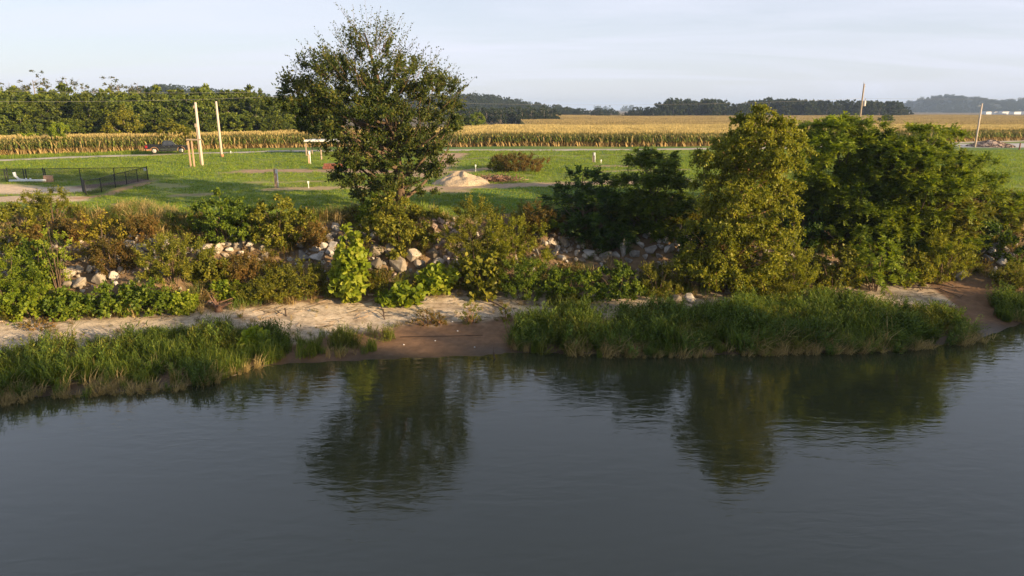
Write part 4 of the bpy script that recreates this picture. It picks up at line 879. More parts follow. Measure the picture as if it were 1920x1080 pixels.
# wooded hills
def hill(name, prof, Y, depth, label, woodlabel, mat_col, sp_, size):
    X = np.array([(px - 960) / FPX * Y for px, _ in prof]); Zt = np.array([at_y(px, py, Y)[2] for px, py in prof])
    xs = np.linspace(X[0], X[-1], 90); ridge = np.interp(xs, X, Zt) - size * .55; V = []; Fc = []
    prof_t = np.linspace(-1, 1, 17)
    for x_, rz_ in zip(xs, ridge):
        for t_ in prof_t:
            b0 = tz(x_, Y) - 1; V.append((x_, Y + t_ * depth, b0 + max(0, rz_ - b0) * (math.cos(t_ * math.pi / 2) ** 1.1 if abs(t_) < 1 else 0)))
    for i in range(len(xs) - 1):
        for j in range(16): a = i * 17 + j; Fc.append((a, a + 17, a + 18, a + 1))
    tag(link(name, mesh(name, V, Fc, simple(name + '_soil', mat_col, .95, var=.3, scale=.05), True)), label, None, kind='structure')
    Vn = np.array(V).reshape(len(xs), 17, 3); r_ = np.random.default_rng(int(Y)); n = int((X[-1] - X[0]) * depth * 1.15 / (sp_ ** 2))
    u = r_.random(n) * (len(xs) - 1.001); v = r_.random(n) * 9.5; i = u.astype(int); j = v.astype(int); fu = (u - i)[:, None]; fv = (v - j)[:, None]
    P = (Vn[i, j] * (1 - fu) + Vn[i + 1, j] * fu) * (1 - fv) + (Vn[i, j + 1] * (1 - fu) + Vn[i + 1, j + 1] * fu) * fv; P[:, 2] -= size * .25
    pr = [bpy.data.objects.new('hill_tree', c[0]) for c in FP + FC]; s = size / 13.0
    scatter(name + '_wood', pr, P, r_.random(n) * 6.28, s * (.75 + .45 * r_.random(n)), r_.integers(0, len(pr), n), woodlabel)
hill('ridge', [(250, 200), (290, 170), (320, 164), (365, 163), (420, 172), (520, 180), (620, 186), (760, 186), (860, 182), (905, 180), (945, 186), (985, 194), (1030, 201), (1075, 209)], 830, 120, 'low ridge behind the corn fields', 'hazy mixed wood covering the low ridge', (.035, .045, .02), 8.5, 9.5)
hill('far_hill', [(1640, 210), (1690, 190), (1720, 181), (1745, 178), (1775, 185), (1800, 192), (1850, 190), (1900, 184), (1960, 182), (2050, 188), (2200, 205)], 2100, 320, 'far blue hills at the right', 'hazy blue wood covering the far hills', (.03, .045, .03), 15, 12)
hill('distant_hill', [(1100, 209), (1160, 205), (1240, 204), (1320, 207)], 3200, 200, 'very distant pale hill seen through the gap', 'very distant hazy wood', (.03, .045, .03), 60, 30)
NEAR_H = 23.2
# ------------------------------------------------------------------ rocks
def rock_mesh(seed, mat, flat=.75):
    rng = np.random.default_rng(seed); import bmesh
    bm = bmesh.new(); n = 13
    for _ in range(n):
        d = unit(rng.normal(size=(1, 3)))[0] * rng.uniform(.42, .55); bm.verts.new((d[0] * rng.uniform(.85, 1.25), d[1] * .9, d[2] * flat))
    r_ = bmesh.ops.convex_hull(bm, input=bm.verts); bmesh.ops.delete(bm, geom=[v for v in bm.verts if not v.link_faces], context='VERTS')
    bmesh.ops.bevel(bm, geom=bm.edges[:], offset=.035, segments=1, affect='EDGES')
    me = bpy.data.meshes.new('stone'); bm.to_mesh(me); bm.free(); me.materials.append(mat); return me
def stone_mat(name, col, c2):
    m, nt, out = mat_new(name); t = nn(nt, 'ShaderNodeTexCoord'); oi = nn(nt, 'ShaderNodeObjectInfo')
    va = nn(nt, 'ShaderNodeVectorMath', operation='ADD'); lk(nt, t.outputs['Object'], va.inputs[0]); lk(nt, oi.outputs['Location'], va.inputs[1])
    n = nn(nt, 'ShaderNodeTexNoise', ins={'Scale': 3.0, 'Detail': 7.0, 'Roughness': .65}); lk(nt, va.outputs[0], n.inputs['Vector'])
    ad = nn(nt, 'ShaderNodeMath', operation='MULTIPLY_ADD', ins={1: .45, 2: -.22}); lk(nt, oi.outputs['Random'], ad.inputs[0]); a2 = nn(nt, 'ShaderNodeMath', operation='ADD'); lk(nt, ad.outputs[0], a2.inputs[0]); lk(nt, n.outputs['Fac'], a2.inputs[1])
    cr = nn(nt, 'ShaderNodeValToRGB'); e = cr.color_ramp.elements; e[0].position = .3; e[0].color = (*[c * .55 for c in col], 1); e[1].position = .72; e[1].color = (*c2, 1); q = e.new(.5); q.color = (*col, 1); lk(nt, a2.outputs[0], cr.inputs[0])
    b = nn(nt, 'ShaderNodeBsdfPrincipled', ins={'Roughness': .9, 'Specular IOR Level': .2}); lk(nt, cr.outputs[0], b.inputs['Base Color'])
    bp = nn(nt, 'ShaderNodeBump', ins={'Strength': .5, 'Distance': .05}); lk(nt, n.outputs['Fac'], bp.inputs['Height']); lk(nt, bp.outputs[0], b.inputs['Normal']); lk(nt, b.outputs[0], out.inputs['Surface']); return m
SM = {'pale': stone_mat('pale_limestone', (.32, .27, .21), (.50, .45, .38)), 'grey': stone_mat('grey_limestone', (.27, .25, .225), (.45, .43, .40)), 'pink': stone_mat('pinkish_rock', (.36, .26, .20), (.52, .42, .35))}
RM = {k_: [rock_mesh(300 + 10 * i + j, m_) for j in range(6)] for i, (k_, m_) in enumerate(SM.items())}
rng = np.random.default_rng(29)
def stone(px, py, size_px, col, label, group=None, var=None, z=0.25, name='stone'):
    g = on_ground(px, py); s = size_px / px_per_m(g)
    o = link(name, RM[col][rng.integers(6) if var is None else var], None, g + np.array((0, 0, s * z))); o.rotation_euler = (rng.normal() * .5, rng.normal() * .5, rng.random() * 6.28)
    o.scale = (s * rng.uniform(.9, 1.2), s * rng.uniform(.85, 1.1), s * rng.uniform(.85, 1.15)); tag(o, label, 'stone', group); return o
ORD = 'first second third fourth fifth sixth seventh eighth ninth tenth eleventh twelfth thirteenth fourteenth fifteenth sixteenth seventeenth eighteenth nineteenth twentieth'.split()
for zname, poly, cnt, (s0, s1), col, lab in ZONES:
    xs = [p[0] for p in poly]; ys = [p[1] for p in poly]; placed = []; tries = 0
    while len(placed) < cnt and tries < 4000:
        tries += 1; x, y = rng.uniform(min(xs), max(xs)), rng.uniform(min(ys), max(ys))
        s = s0 + (s1 - s0) * rng.random() ** 1.6
        if inpoly(np.array([x]), np.array([y]), poly)[0] and all((x - a) ** 2 + ((y - b_) * 1.25) ** 2 > (.42 * (s + q)) ** 2 for a, b_, q in placed):
            placed.append((x, y, s))
    placed.sort()
    for i, (x, y, s) in enumerate(placed):
        stone(x, y + s * .25, s * 1.12, col, lab + ((', ' + ORD[i] + ' from the left') if len(placed) <= 20 and len(lab.split()) < 13 else ''), zname)
stone(1796, 524, 30, 'grey', 'single grey boulder at the edge of the dark mud', var=1); stone(1266, 566, 26, 'pale', 'tan boulder above the right shore weeds, left of two', var=2); stone(1294, 567, 27, 'pale', 'tan boulder above the right shore weeds, right of two', var=3)
stone(880, 512, 30, 'grey', 'blue-grey boulder beside the climbing plant', var=4); stone(1142, 556, 16, 'pale', 'small pale stone on the sand by the driftwood', var=0); stone(1858, 518, 26, 'grey', 'mossy grey boulder right of the dark mud', var=5)
stone(205, 597, 16, 'grey', 'flat grey stone at the edge of the left sand', var=2)

# small broken riprap between the stones, too many to count
PRK = [bpy.data.objects.new('riprap_bit', RM[k_][j]) for k_, j in (('grey', 0), ('grey', 3), ('pale', 1), ('pink', 2), ('pale', 4), ('grey', 5))]
n = 2600; X = rng.uniform(-32, 36, n); tq = rng.normal(.52, .16, n); Y = toe_y(X) + tq * (top_y(X) - toe_y(X)); ok = (fbm(X * .35, Y * .5, 57, 3) > .50) & (tq > .12) & (tq < .9); X, Y = X[ok], Y[ok]; n = len(X)
scatter('riprap_rubble', PRK, np.stack([X, Y, terrain(X, Y) + .05], 1), rng.random(n) * 6.28, .16 + .34 * rng.random(n) ** 2, rng.integers(0, 6, n), 'small broken riprap lying between the weeds of the bank', rng.normal(size=(n, 2)) * .6)
# ------------------------------------------------------------------ driftwood
DW = simple('bleached_driftwood', (.42, .32, .23), .85, var=.25, scale=6, stretch=(1, 1, 1)); DWD = simple('dark_wet_branch', (.075, .05, .035), .8, var=.3)
def log(pts, r0, r1, mat, label, name='driftwood_log', twigs=0, lift=.06, cat='driftwood'):
    W3 = [on_ground(x, y) + np.array((0, 0, lift + l)) for x, y, l in [(p + (0,))[:3] for p in pts]]; b0 = W3[0].copy(); rg = np.random.default_rng(len(label))
    W3 = [w - b0 for w in W3]; Q = []
    for a, b_ in zip(W3[:-1], W3[1:]):
        for s in (0, .33, .66): Q.append(a + (b_ - a) * s + rg.normal(size=3) * r0 * .25)
    Q.append(W3[-1]); root = empty(name, b0, label, cat); mb = MB(); mb.tube(Q, [r0 + (r1 - r0) * i / (len(Q) - 1) for i in range(len(Q))], 7); mb.build('trunk', mat, root, True)
    if twigs:
        mb = MB()
        for _ in range(twigs):
            i = rg.integers(1, len(Q)); d = rg.normal(size=3) * .4; d[2] = abs(d[2]) * .8; mb.tube([Q[i], Q[i] + d * .5, Q[i] + d + rg.normal(size=3) * .1], [r1 * .9, r1 * .6, .006], 5)
        mb.build('branch', mat, root, True)
    return root
log([(985, 556), (1036, 549)], .13, .09, DW, 'thick pale driftwood log at the head of the sand', twigs=2)
log([(965, 549), (1030, 541), (1105, 543)], .05, .03, DW, 'long thin pale driftwood pole behind the thick log', twigs=3)
log([(866, 556), (895, 549)], .04, .02, DW, 'short driftwood stick left of the thick log'); log([(893, 552), (918, 549)], .05, .03, DW, 'stubby pale stick beside the thick log')
log([(905, 566, .25), (948, 582)], .06, .03, DWD, 'dark branch leaning down toward the small green shrub', twigs=1)
log([(1095, 480), (1136, 474)], .07, .05, DW, 'reddish driftwood log lying among the middle rocks'); log([(860, 502), (884, 494)], .07, .06, DW, 'pale log beside the blue-grey boulder')
log([(1155, 546), (1180, 555)], .09, .06, DWD, 'dark rotten log below the leafy green bush', twigs=3); log([(1185, 545), (1222, 551)], .04, .02, DW, 'thin bent branch right of the dark rotten log')
log([(48, 592), (88, 588)], .06, .04, DW, 'curved pale driftwood branch among the left low bushes', lift=.15); log([(-5, 606), (18, 604)], .05, .04, DW, 'short pale log at the left edge of the sand')
log([(1700, 540), (1760, 543), (1800, 560)], .045, .02, DWD, 'dark tangled branch lying over the right sand', twigs=6); log([(1738, 532), (1790, 540)], .05, .03, DWD, 'reddish dark branch along the foot of the right bushes', twigs=7)
log([(1640, 533), (1690, 536), (1720, 539)], .05, .03, DWD, 'long dark root under the olive bush on the right sand', twigs=4)
log([(1618, 527, .3), (1634, 540)], .10, .05, DWD, 'short dark stump leaning on the right sand', twigs=2); log([(690, 556), (722, 553)], .06, .04, DW, 'pale stick at the foot of the lime sapling')
log([(585, 562), (608, 560)], .12, .1, simple('red_brown_log', (.22, .11, .06), .9), 'short red-brown log left of the lime sapling'); log([(535, 589, .3), (537, 594)], .05, .04, DWD, 'tiny dark stub standing on the sand', lift=0)
log([(718, 590, .3), (722, 600)], .05, .03, DWD, 'forked dark twig standing on the sand', twigs=4, lift=0); log([(925, 673, .3), (932, 684)], .05, .02, DWD, 'dark bent branch rising from the water by the mud', twigs=1, lift=0)
log([(435, 708), (458, 704)], .03, .02, DW, 'pale reed stalk lying on the water by the left grass', lift=.05); log([(372, 565), (400, 570)], .08, .06, simple('grey_log', (.30, .27, .24), .9), 'grey weathered log beside the root stump')
log([(760, 606), (800, 612)], .03, .02, DWD, 'thin dark stick on the mud under the twiggy shrub'); log([(750, 633), (905, 629)], .02, .015, DWD, 'long thin dark stick line on the bare mud', lift=.02)
g = on_ground(410, 584); root = empty('root_stump', g, 'upturned orange-brown stump with spread roots on the sand', 'stump'); root.scale = (1.1, 1.1, 1.1); mb = MB(); SW = simple('stump_wood', (.19, .105, .065), .85, var=.4)
mb.tube([(0, 0, -.1), (.02, 0, .12), (0, .03, .28)], [.24, .17, .12], 9); mb.build('trunk', SW, root, True)
rg0 = np.random.default_rng(3)
for a, l_, up in [(.3, .75, .55), (1.2, .6, .7), (2.4, .85, .5), (2.9, .55, .9), (3.6, .5, .35), (5.2, .55, .25), (5.9, .7, .3)]:
    mb = MB(); d = np.array((math.cos(a), math.sin(a) * .6, 0)); e1 = rg0.normal(size=3) * .1; tip = d * l_ * 1.1 + rg0.normal(size=3) * .12 + (0, 0, up * .9); mid = d * l_ * .45 + e1 + (0, 0, .12 + up * .5); mb.tube([(0, 0, .12), d * l_ * .22 + (0, 0, .2), mid, mid * .45 + tip * .55 + e1 * .6, tip], [.10, .08, .055, .035, .012], 7); mb.tube([mid, mid + d * .25 + (0, .05, .28) + e1], [.03, .008], 5); mb.build('root', SW, root, True)
# pale litter on the mud
for px, py, lab in [(757, 647, 'white shell fragment low on the bare mud'), (890, 653, 'white scrap near the waterline of the mud'), (848, 604, 'white scrap at the upper edge of the mud'), (858, 622, 'tiny white shell on the mud below the rounded shrub'), (816, 640, 'tiny pale shell in the middle of the mud')]:
    g = on_ground(px, py); mb = MB(); mb.tube([(-.04, 0, .012), (-.02, .006, .02), (.02, 0, .02), (.045, -.006, .01)], [.006, .028, .024, .005], 6); tag(mb.build('shell', WHITE, None, True, g), lab, 'shell')

# ------------------------------------------------------------------ poles, posts, wires
def upole(px, ytop, Y, r0, r1, mat, label, name='utility_pole', base_px=None, lean=0.0):
    t_ = at_y(px, ytop, Y); xb = t_[0]; zb = tz(xb, Y); root = empty(name, (xb, Y, zb), label, 'pole'); h_ = t_[2] - zb
    MB().tube([(0, 0, -.5), (lean * .5, 0, h_ * .5), (lean, 0, h_)], [r0, (r0 + r1) / 2, r1], 12).build('shaft', mat, root, True); return root, h_
p1, h1 = upole(366, 192, 80, .17, .125, POLE, 'tall pale wooden pole nearest the fence, with a conduit')
MB().tube([(-.17, -.08, 0), (-.17, -.08, h1 * .62)], .05, 8).build('conduit', POLE_GREY, p1, True)
MB().box((-.17, -.12, h1 * .64), (.22, .2, .42)).build('meter_box', POLE_GREY, p1); MB().box((-.16, -.05, h1 * .93), (.16, .16, .3)).build('bracket', POLE_GREY, p1)
p2, h2 = upole(405, 190, 91, .17, .12, POLE, 'tall pale wooden pole standing alone right of its twin')
MB().tube([(.06, 0, -.2), (.06, 0, .35)], .2, 10).build('base_collar', BARK_RED, p2, True)
g = on_ground(361, 313); fr = empty('timber_rack', g, 'small timber frame of two posts beside the tall pole', 'frame')
for dx_, l_ in ((-.18, 2.95), (.22, 2.9)): MB().box((dx_, 0, l_ / 2 - .1), (.14, .12, l_)).build('post', LUMBER, fr)
MB().box((.55, -.08, 3.0), (1.75, .06, .16)).build('crossbar', POLE_GREY, fr)
p3, h3 = upole(1620.5, 157, 118, .17, .12, POLE_GREY, 'utility pole carrying a transformer beyond the thicket')
MB().tube([(.42, 0, h3 - 3.6), (.42, 0, h3 - 3.5), (.42, 0, h3 - 2.75), (.42, 0, h3 - 2.68)], [.2, .24, .24, .15], 14).build('transformer', simple('transformer_grey', (.55, .5, .48), .5), p3, True)
MB().tube([(.46, 0, h3 - 2.7), (.55, 0, h3 - 2.3)], [.06, .03], 8).build('bushing', POLE_GREY, p3, True); MB().box((.2, 0, h3 - 3.0), (.35, .08, .08)).build('bracket', GALV, p3)
MB().tube([(-.09, 0, h3 - .4), (-.12, 0, h3 + .35)], [.03, .025], 6).build('insulator_pin', POLE_GREY, p3, True); MB().tube([(.1, 0, h3 - .5), (.25, 0, h3 - .45)], [.03, .03], 6).build('arm', POLE_GREY, p3, True)
p4, h4 = upole(1841.5, 194, 112, .15, .12, POLE, 'plain wooden pole beside the heap of stone')
MB().tube([(0, 0, h4 - .35), (-.9, 0, h4 - .42)], [.03, .02], 6).build('arm', GALV, p4, True); MB().tube([(-.13, 0, 0), (-.13, 0, h4 * .7)], .035, 8).build('conduit', POLE_GREY, p4, True)
def wire(pts, label, sag=.4):
    P = []
    for (xa, ya, Ya), (xb, yb, Yb) in zip(pts[:-1], pts[1:]):
        A, B = at_y(xa, ya, Ya), at_y(xb, yb, Yb)
        for s in np.linspace(0, 1, 12)[:-1]: q = A + (B - A) * s; q[2] -= sag * 4 * s * (1 - s); P.append(q)
    P.append(at_y(*pts[-1][:3])); b0 = P[0].copy(); tag(MB().tube([p - b0 for p in P], .010, 5).build('power_line', simple('wire_grey', (.28, .27, .26), .6), None, True, b0), label, 'power line')
wire([(-200, 163, 88), (520, 172, 104), (745, 186, 112)], 'upper power line crossing in front of the left wood'); wire([(-200, 188, 88), (520, 181, 104), (745, 190, 112)], 'lower power line crossing in front of the left wood')
wire([(745, 190, 113), (1620, 184, 118)], 'power line from the large tree to the transformer pole', .8); wire([(1621, 184, 118), (2050, 183, 118)], 'power line leaving the transformer pole toward the right', .2)
def post(px, ytop, ybase, w, mat, label, name='wooden_post', cat='post', rz=.5, extra=None):
    g = on_ground(px, ybase); t_ = at_y(px, ytop, g[1]); h_ = t_[2] - g[2]; root = empty(name, g, label, cat, rz=rz); MB().box((0, 0, h_ / 2 - .1), (w, w, h_ + .2)).build('post', mat, root)
    if extra == 'meter':
        MB().tube([(w * .5 + .02, -w * .5 - .02, -.1), (w * .5 + .02, -w * .5 - .02, h_ * .8)], .045, 8).build('conduit', WHITE, root, True); MB().box((w * .4, -w * .5 - .07, h_ * .86), (.2, .12, .34)).build('outlet_box', WHITE, root)
    return root
post(518.5, 316, 352, .26, LUMBER, 'square wooden post with white conduit and box on the lawn', extra='meter', rz=.35)
post(580, 283, 307, .22, LUMBER, 'farther wooden post with a white box left of the large tree', extra='meter', rz=.35)
post(1113, 286, 305, .28, POLE_GREY, 'weathered post on the lawn beyond the dark trees', extra='meter', rz=-.2); post(603, 276, 300, .16, POLE_GREY, 'thin grey post under the white canopy roof')
post(1911, 268, 281, .14, simple('red_brown_post', (.16, .07, .05), .8), 'short red-brown post at the right edge by the gravel lot')
for px, yt_, yb, lab in [(579, 340, 353, 'thin white stake left of the olive bush top'), (1127, 300, 308, 'small white stake right of the weathered post'), (433, 284, 288, 'small white marker beside the road right of the poles'), (892, 309, 322, 'thin pale stake near the brownish lawn bush')]:
    g = on_ground(px, yb); t_ = at_y(px, yt_, g[1]); h_ = t_[2] - g[2]; mb = MB(); mb.box((0, 0, h_ / 2 - .05), (.05, .05, h_ + .1)).box((0, -.04, h_ * .88), (.14, .05, .2)); tag(mb.build('marker_stake', WHITE, None, False, g), lab, 'stake')
# white canopy roof behind the large tree, brick ring
cx, cyy = (636 - 960) / FPX * 98, 95.0; zg = tz(cx, cyy); ca_ = empty('open_canopy', (cx, cyy, zg), 'white flat-roofed open canopy half hidden by the large tree', 'canopy')
zr = at_y(636, 263, cyy)[2] - zg; MB().box((0, 0, zr), (6.2, 3.2, .22)).build('roof', WHITE, ca_)
for sx in (-2.9, 2.9):
    for sy in (-1.4, 1.4): MB().box((sx, sy, zr / 2 - .1), (.14, .14, zr - .02)).build('leg', POLE_GREY, ca_)
g = on_ground(625, 317); BR = simple('red_brick', (.22, .085, .055), .85, var=.25); fp = empty('brick_fire_ring', g, 'low red brick block left of the large tree on the lawn', 'fire ring')
for i in range(7):
    for j in range(2): MB().box((-.95 + i * .31 + (j % 2) * .12, .02 * (i % 3), .16 + j * .3), (.29, .5, .28), rz=.05 * ((i * 7) % 3 - 1)).build('brick', BR, fp)
# fence
FW = empty('chain_link_fence', on_ground(278, 337), 'black chain-link fence around the bare plot', 'fence'); F0 = np.array(FW.location)
def fpt(px, py): return on_ground(px, py) - F0
back = [fpt(x, y) for x, y in [(-70, 344), (-40, 343), (12, 341), (16, 340.8), (47, 340.5), (51, 340.4), (84, 340), (87, 340), (152, 339), (216, 338), (278, 337)]]
side = [fpt(x, y) for x, y in [(278, 337), (259, 341), (238, 346.5), (217, 352.5), (191, 361), (162, 367)]] + [fpt(162, 367) + np.array((-1.6, 2.2, .05))]
HF = 1.2
for i, p in enumerate(back + side[1:]):
    MB().tube([p + (0, 0, -.3), p + (0, 0, HF + (.08 if i in (3, 6, 10) else 0))], .05 if i in (2, 3, 4, 5, 6, 7, 10) else .038, 8).build('post', BLACK, FW, True)
def span(a, b_):
    MB().tube([a + (0, 0, HF - .03), b_ + (0, 0, HF - .03)], .026, 6).build('rail', BLACK, FW, True)
    L = np.linalg.norm(b_ - a); n = max(2, int(L / .075)); mb = MB(); Z = np.array((0, 0, 1.0)); d = (b_ - a)
    for i in range(-int(HF / .075), n):
        for sg in (0, 1):
            x0 = i * .075; x1 = x0 + HF; z0, z1 = 0.02, HF - .05
            if x0 < 0: z0 = z0 - x0; x0 = 0
            if x1 > L: z1 = z1 - (x1 - L); x1 = L
            if z1 <= z0: continue
            q0, q1 = (a + d * (x0 / L), a + d * (x1 / L)) if not sg else (b_ - d * (x0 / L), b_ - d * (x1 / L))
            mb.tube([q0 + Z * z0, q1 + Z * z1], .0045, 3, cap=False)
    mb.build('mesh', BLACK, FW)
for a, b_ in list(zip(back[:-1], back[1:])) + list(zip(side[:-1], side[1:])):
    if np.linalg.norm(b_ - a) > .5: span(a, b_)
sg = side[0]; MB().box(side[0] + (side[1] - side[0]) * .18 + np.array((0, -.05, 1.0)), (.42, .02, .22), rz=-.6).build('sign_plate', WHITE, FW)
# white pipes and timber block by the fence
g = on_ground(52, 341.5); pr = empty('white_pipe', g, 'white plastic pipe with upright tees lying on the sandy lot', 'pipe'); s_ = 1 / px_per_m(g)
MB().tube([(-34 * s_, 0, .12), (34 * s_, 0, .16)], .11, 10).build('pipe_run', WHITE, pr, True)
MB().tube([(-24 * s_, .1, .9), (-23 * s_, .1, .55), (-16 * s_, .05, .25), (0, 0, .18)], [.14, .13, .09, .08], 8).build('branch_pipe', WHITE, pr, True)
for q in (-2, 6): MB().tube([(q * s_, 0, .1), (q * s_, 0, .36)], [.1, .08], 8).build('tee', WHITE, pr, True)
g = on_ground(92, 341); tb = empty('timber_block', g, 'two short square timbers standing together on the sandy lot', 'timber')
for q in (-.2, .17): MB().box((q, 0, .24), (.34, .34, .72), rz=.08).build('timber', simple('orange_timber', (.50, .30, .19), .8), tb)
# heaps
def heap(px, ybase, ytop, hw, mat, label, name, seed, sy=.8, rough=.12, cat='heap'):
    g = on_ground(px, ybase); r_ = hw / px_per_m(g); g[1] += r_ * sy * .5; t_ = at_y(px, ytop, g[1]); h_ = t_[2] - tz(g[0], g[1]); g[2] = tz(g[0], g[1]); V = []; Fc = []; n = 40; m_ = 14
    for j in range(m_):
        q = 1.12 * j / (m_ - 1)
        for i in range(n):
            a = 2 * math.pi * i / n; w = 1 + .25 * (vnoise(np.array([math.cos(a) * 1.5 + seed]), np.array([math.sin(a) * 1.5]), seed)[0] - .5); x = math.cos(a) * q * r_ * w; y = math.sin(a) * q * r_ * sy * w
            z = h_ * (1 - min(1, q)) ** .9 * (1 if q > .12 else .97) + (vnoise(np.array([x * 3 + 9]), np.array([y * 3 + seed]), seed)[0] - .5) * rough - (.25 if q > 1 else 0); V.append((x, y, z))
    for j in range(m_ - 1):
        for i in range(n): a = j * n + i; b_ = j * n + (i + 1) % n; Fc.append((a, a + n, b_ + n, b_))
    o = empty(name, g, label, cat); link('mound', mesh('mound', V, Fc, mat, True), o); return o, g, r_, h_
hp, g, r_, h_ = heap(862, 348, 321, 60, simple('tan_gravel', (.43, .34, .23), .95, var=.35, scale=8, bump=.1), 'smooth mound of tan gravel on the lawn right of the large tree', 'gravel_mound', 3, rough=.45)
hp2, g2, r2, h2_ = heap(1868, 276, 262, 42, simple('crushed_stone', (.48, .36, .28), .95, var=.3, scale=9, bump=.1), 'heap of crushed stone on the gravel lot', 'stone_heap', 8, rough=.3)
rg = np.random.default_rng(4); V = []; Fc = []
for i in range(420):
    a = rg.random() * 6.28; q = math.sqrt(rg.random()); c = np.array((math.cos(a) * q * r2, math.sin(a) * q * r2 * .8, h2_ * (1 - q) ** .9 + .03)); s = rg.uniform(.07, .2); b0 = len(V)
    for d in ((1, 0, 0), (-1, .2, 0), (0, 1, .1), (0, -1, 0), (.1, 0, 1), (0, 0, -1)): V.append(c + np.array(d) * s * rg.uniform(.6, 1.1))
    Fc += [tuple(b0 + k_ for k_ in f) for f in ((0, 2, 4), (2, 1, 4), (1, 3, 4), (3, 0, 4), (2, 0, 5), (1, 2, 5), (3, 1, 5), (0, 3, 5))]
o = link('rubble', mesh('rubble', V, Fc, SM['pink']), hp2); o['kind'] = 'stuff'
g = on_ground(925, 343); root = empty('brush_pile', g + np.array((0, 1.2, 0)), 'reddish brown pile of cut branches behind the gravel mound', 'brush pile')
for nm, mt, cnt in (('branch', simple('cut_branch', (.17, .085, .055), .9), 260), ('pale_branch', simple('cut_branch_pale', (.32, .21, .15), .9), 120)):
    mb = MB()
    for _ in range(cnt):
        c = rg.normal(size=3) * (1.1, .5, .18); c[2] = abs(c[2]) + .12; d = unit(rg.normal(size=(1, 3)) * (1, 1, .45))[0] * rg.uniform(.2, .6); mb.tube([c - d, c + rg.normal(size=3) * .05, c + d], [.022, .03, .008], 4, cap=False)
    o = mb.build(nm, mt, root); o['kind'] = 'stuff'
# far white sheds
for i, (px, w_, Y) in enumerate([(1821, 9, 1180), (1836, 10, 1200), (1852, 13, 1190), (1873, 12, 1170), (1886, 8, 1210), (1899, 15, 1190)]):
    X0 = (px - 960) / FPX * Y; Wd = w_ / FPX * Y; zt = at_y(px, 209.6 if i % 2 else 209.2, Y)[2]; zb = tz(X0, Y); h_ = zt - zb
    sh_ = empty('farm_shed', (X0, Y, zb), ['white far shed, leftmost of the farm sheds', 'dull far shed left of the plain wooden pole', 'long pale far shed just right of the plain wooden pole', 'brightest white far shed below the blue hills', 'small far shed between two longer ones', 'far shed at the right end of the row'][i], 'shed', 'far farm sheds')
    MB().box((0, 0, h_ * .42), (Wd, 14, h_ * .84)).build('wall', WHITE, sh_); MB().prism([(-Wd / 2 - .4, h_ * .84), (Wd / 2 + .4, h_ * .84), (Wd / 2 - .5, h_), (-Wd / 2 + .5, h_)], -7.4, 7.4).build('roof', GALV if i in (1, 5) else WHITE, sh_)

# ------------------------------------------------------------------ pickup truck
def mat_car(name, col, rough=.25, metal=.0):
    m, nt, out = mat_new(name); b = nn(nt, 'ShaderNodeBsdfPrincipled', ins={'Base Color': (*col, 1), 'Roughness': rough, 'Metallic': metal, 'Coat Weight': .6 if rough < .4 else 0}); lk(nt, b.outputs[0], out.inputs['Surface']); return m
PAINT = mat_car('dark_grey_paint', (.010, .011, .015), .25); GLASS = mat_car('dark_glass', (.03, .034, .04), .05); CHROME = mat_car('chrome', (.7, .7, .7), .15, 1.0); RUB = mat_car('tyre_rubber', (.02, .02, .02), .8); MUD = simple('mud_splash', (.30, .16, .08), .9); RED = mat_car('tail_light_red', (.25, .01, .01), .3); LAMP = mat_car('lamp_lens', (.7, .7, .68), .15); TRIM = mat_car('black_trim', (.015, .015, .015), .6)
tx = at_z(304.5, 290, 5.95)[0]; ty = road_y(tx); sl = math.atan2(road_y(tx + 3) - road_y(tx - 3), 6); tk = empty('pickup_truck', (tx, ty - .3, tz(tx, ty) + .2), 'muddy dark grey pickup truck driving on the farm road', 'truck', rz=sl); tk.scale = (.93, .93, .93)
def arch(cx_, r_, n=9): return [(cx_ + r_ * math.cos(a), .40 + r_ * math.sin(a)) for a in np.linspace(math.pi, 0, n)]
xr, xf = -1.72, 1.83
low = [(-2.86, .52), (-2.88, 1.12)] + [(-2.84, 1.27), (-.62, 1.27), (-.60, 1.10), (1.08, 1.12), (1.2, 1.16), (2.45, 1.06), (2.78, .98), (2.86, .80), (2.84, .48), (2.45, .42)] + [(x_, z_) for x_, z_ in reversed(arch(xf, .5))] + [(1.2, .36), (-1.1, .36)] + [(x_, z_) for x_, z_ in reversed(arch(xr, .5))] + [(-2.4, .46)]
mb = MB(); mb.prism([(x_, max(z_, .36)) for x_, z_ in low], -.96, -.9); mb.prism([(x_, max(z_, .36)) for x_, z_ in low], .9, .96)
mb.box((-2.82, 0, .9), (.08, 1.8, .7)).box((-.66, 0, .9), (.08, 1.8, .72)).box((-1.74, 0, .72), (2.1, 1.8, .08)).box((1.95, 0, .86), (1.7, 1.8, .42)).box((.3, 0, .62), (1.9, 1.8, .5)); mb.build('body', PAINT, tk)
mb = MB(); cab = [(-.62, 1.08), (-.50, 1.72), (-.30, 1.83), (.35, 1.84), (.62, 1.78), (1.24, 1.15)]
def loft(poly, y0, y1, inset): n = len(poly); zmax = max(p[1] for p in poly); zmin = min(p[1] for p in poly); V = []; return [(x_, y0 + inset * (z_ - zmin) / (zmax - zmin), z_) for x_, z_ in poly] + [(x_, y1 - inset * (z_ - zmin) / (zmax - zmin), z_) for x_, z_ in poly]
n = len(cab); mb.add(loft(cab, -.92, .92, .16), [tuple(range(n)), tuple(reversed(range(n, 2 * n)))] + [(i + n, (i + 1) % n + n, (i + 1) % n, i) for i in range(n)]); mb.build('cab', PAINT, tk)
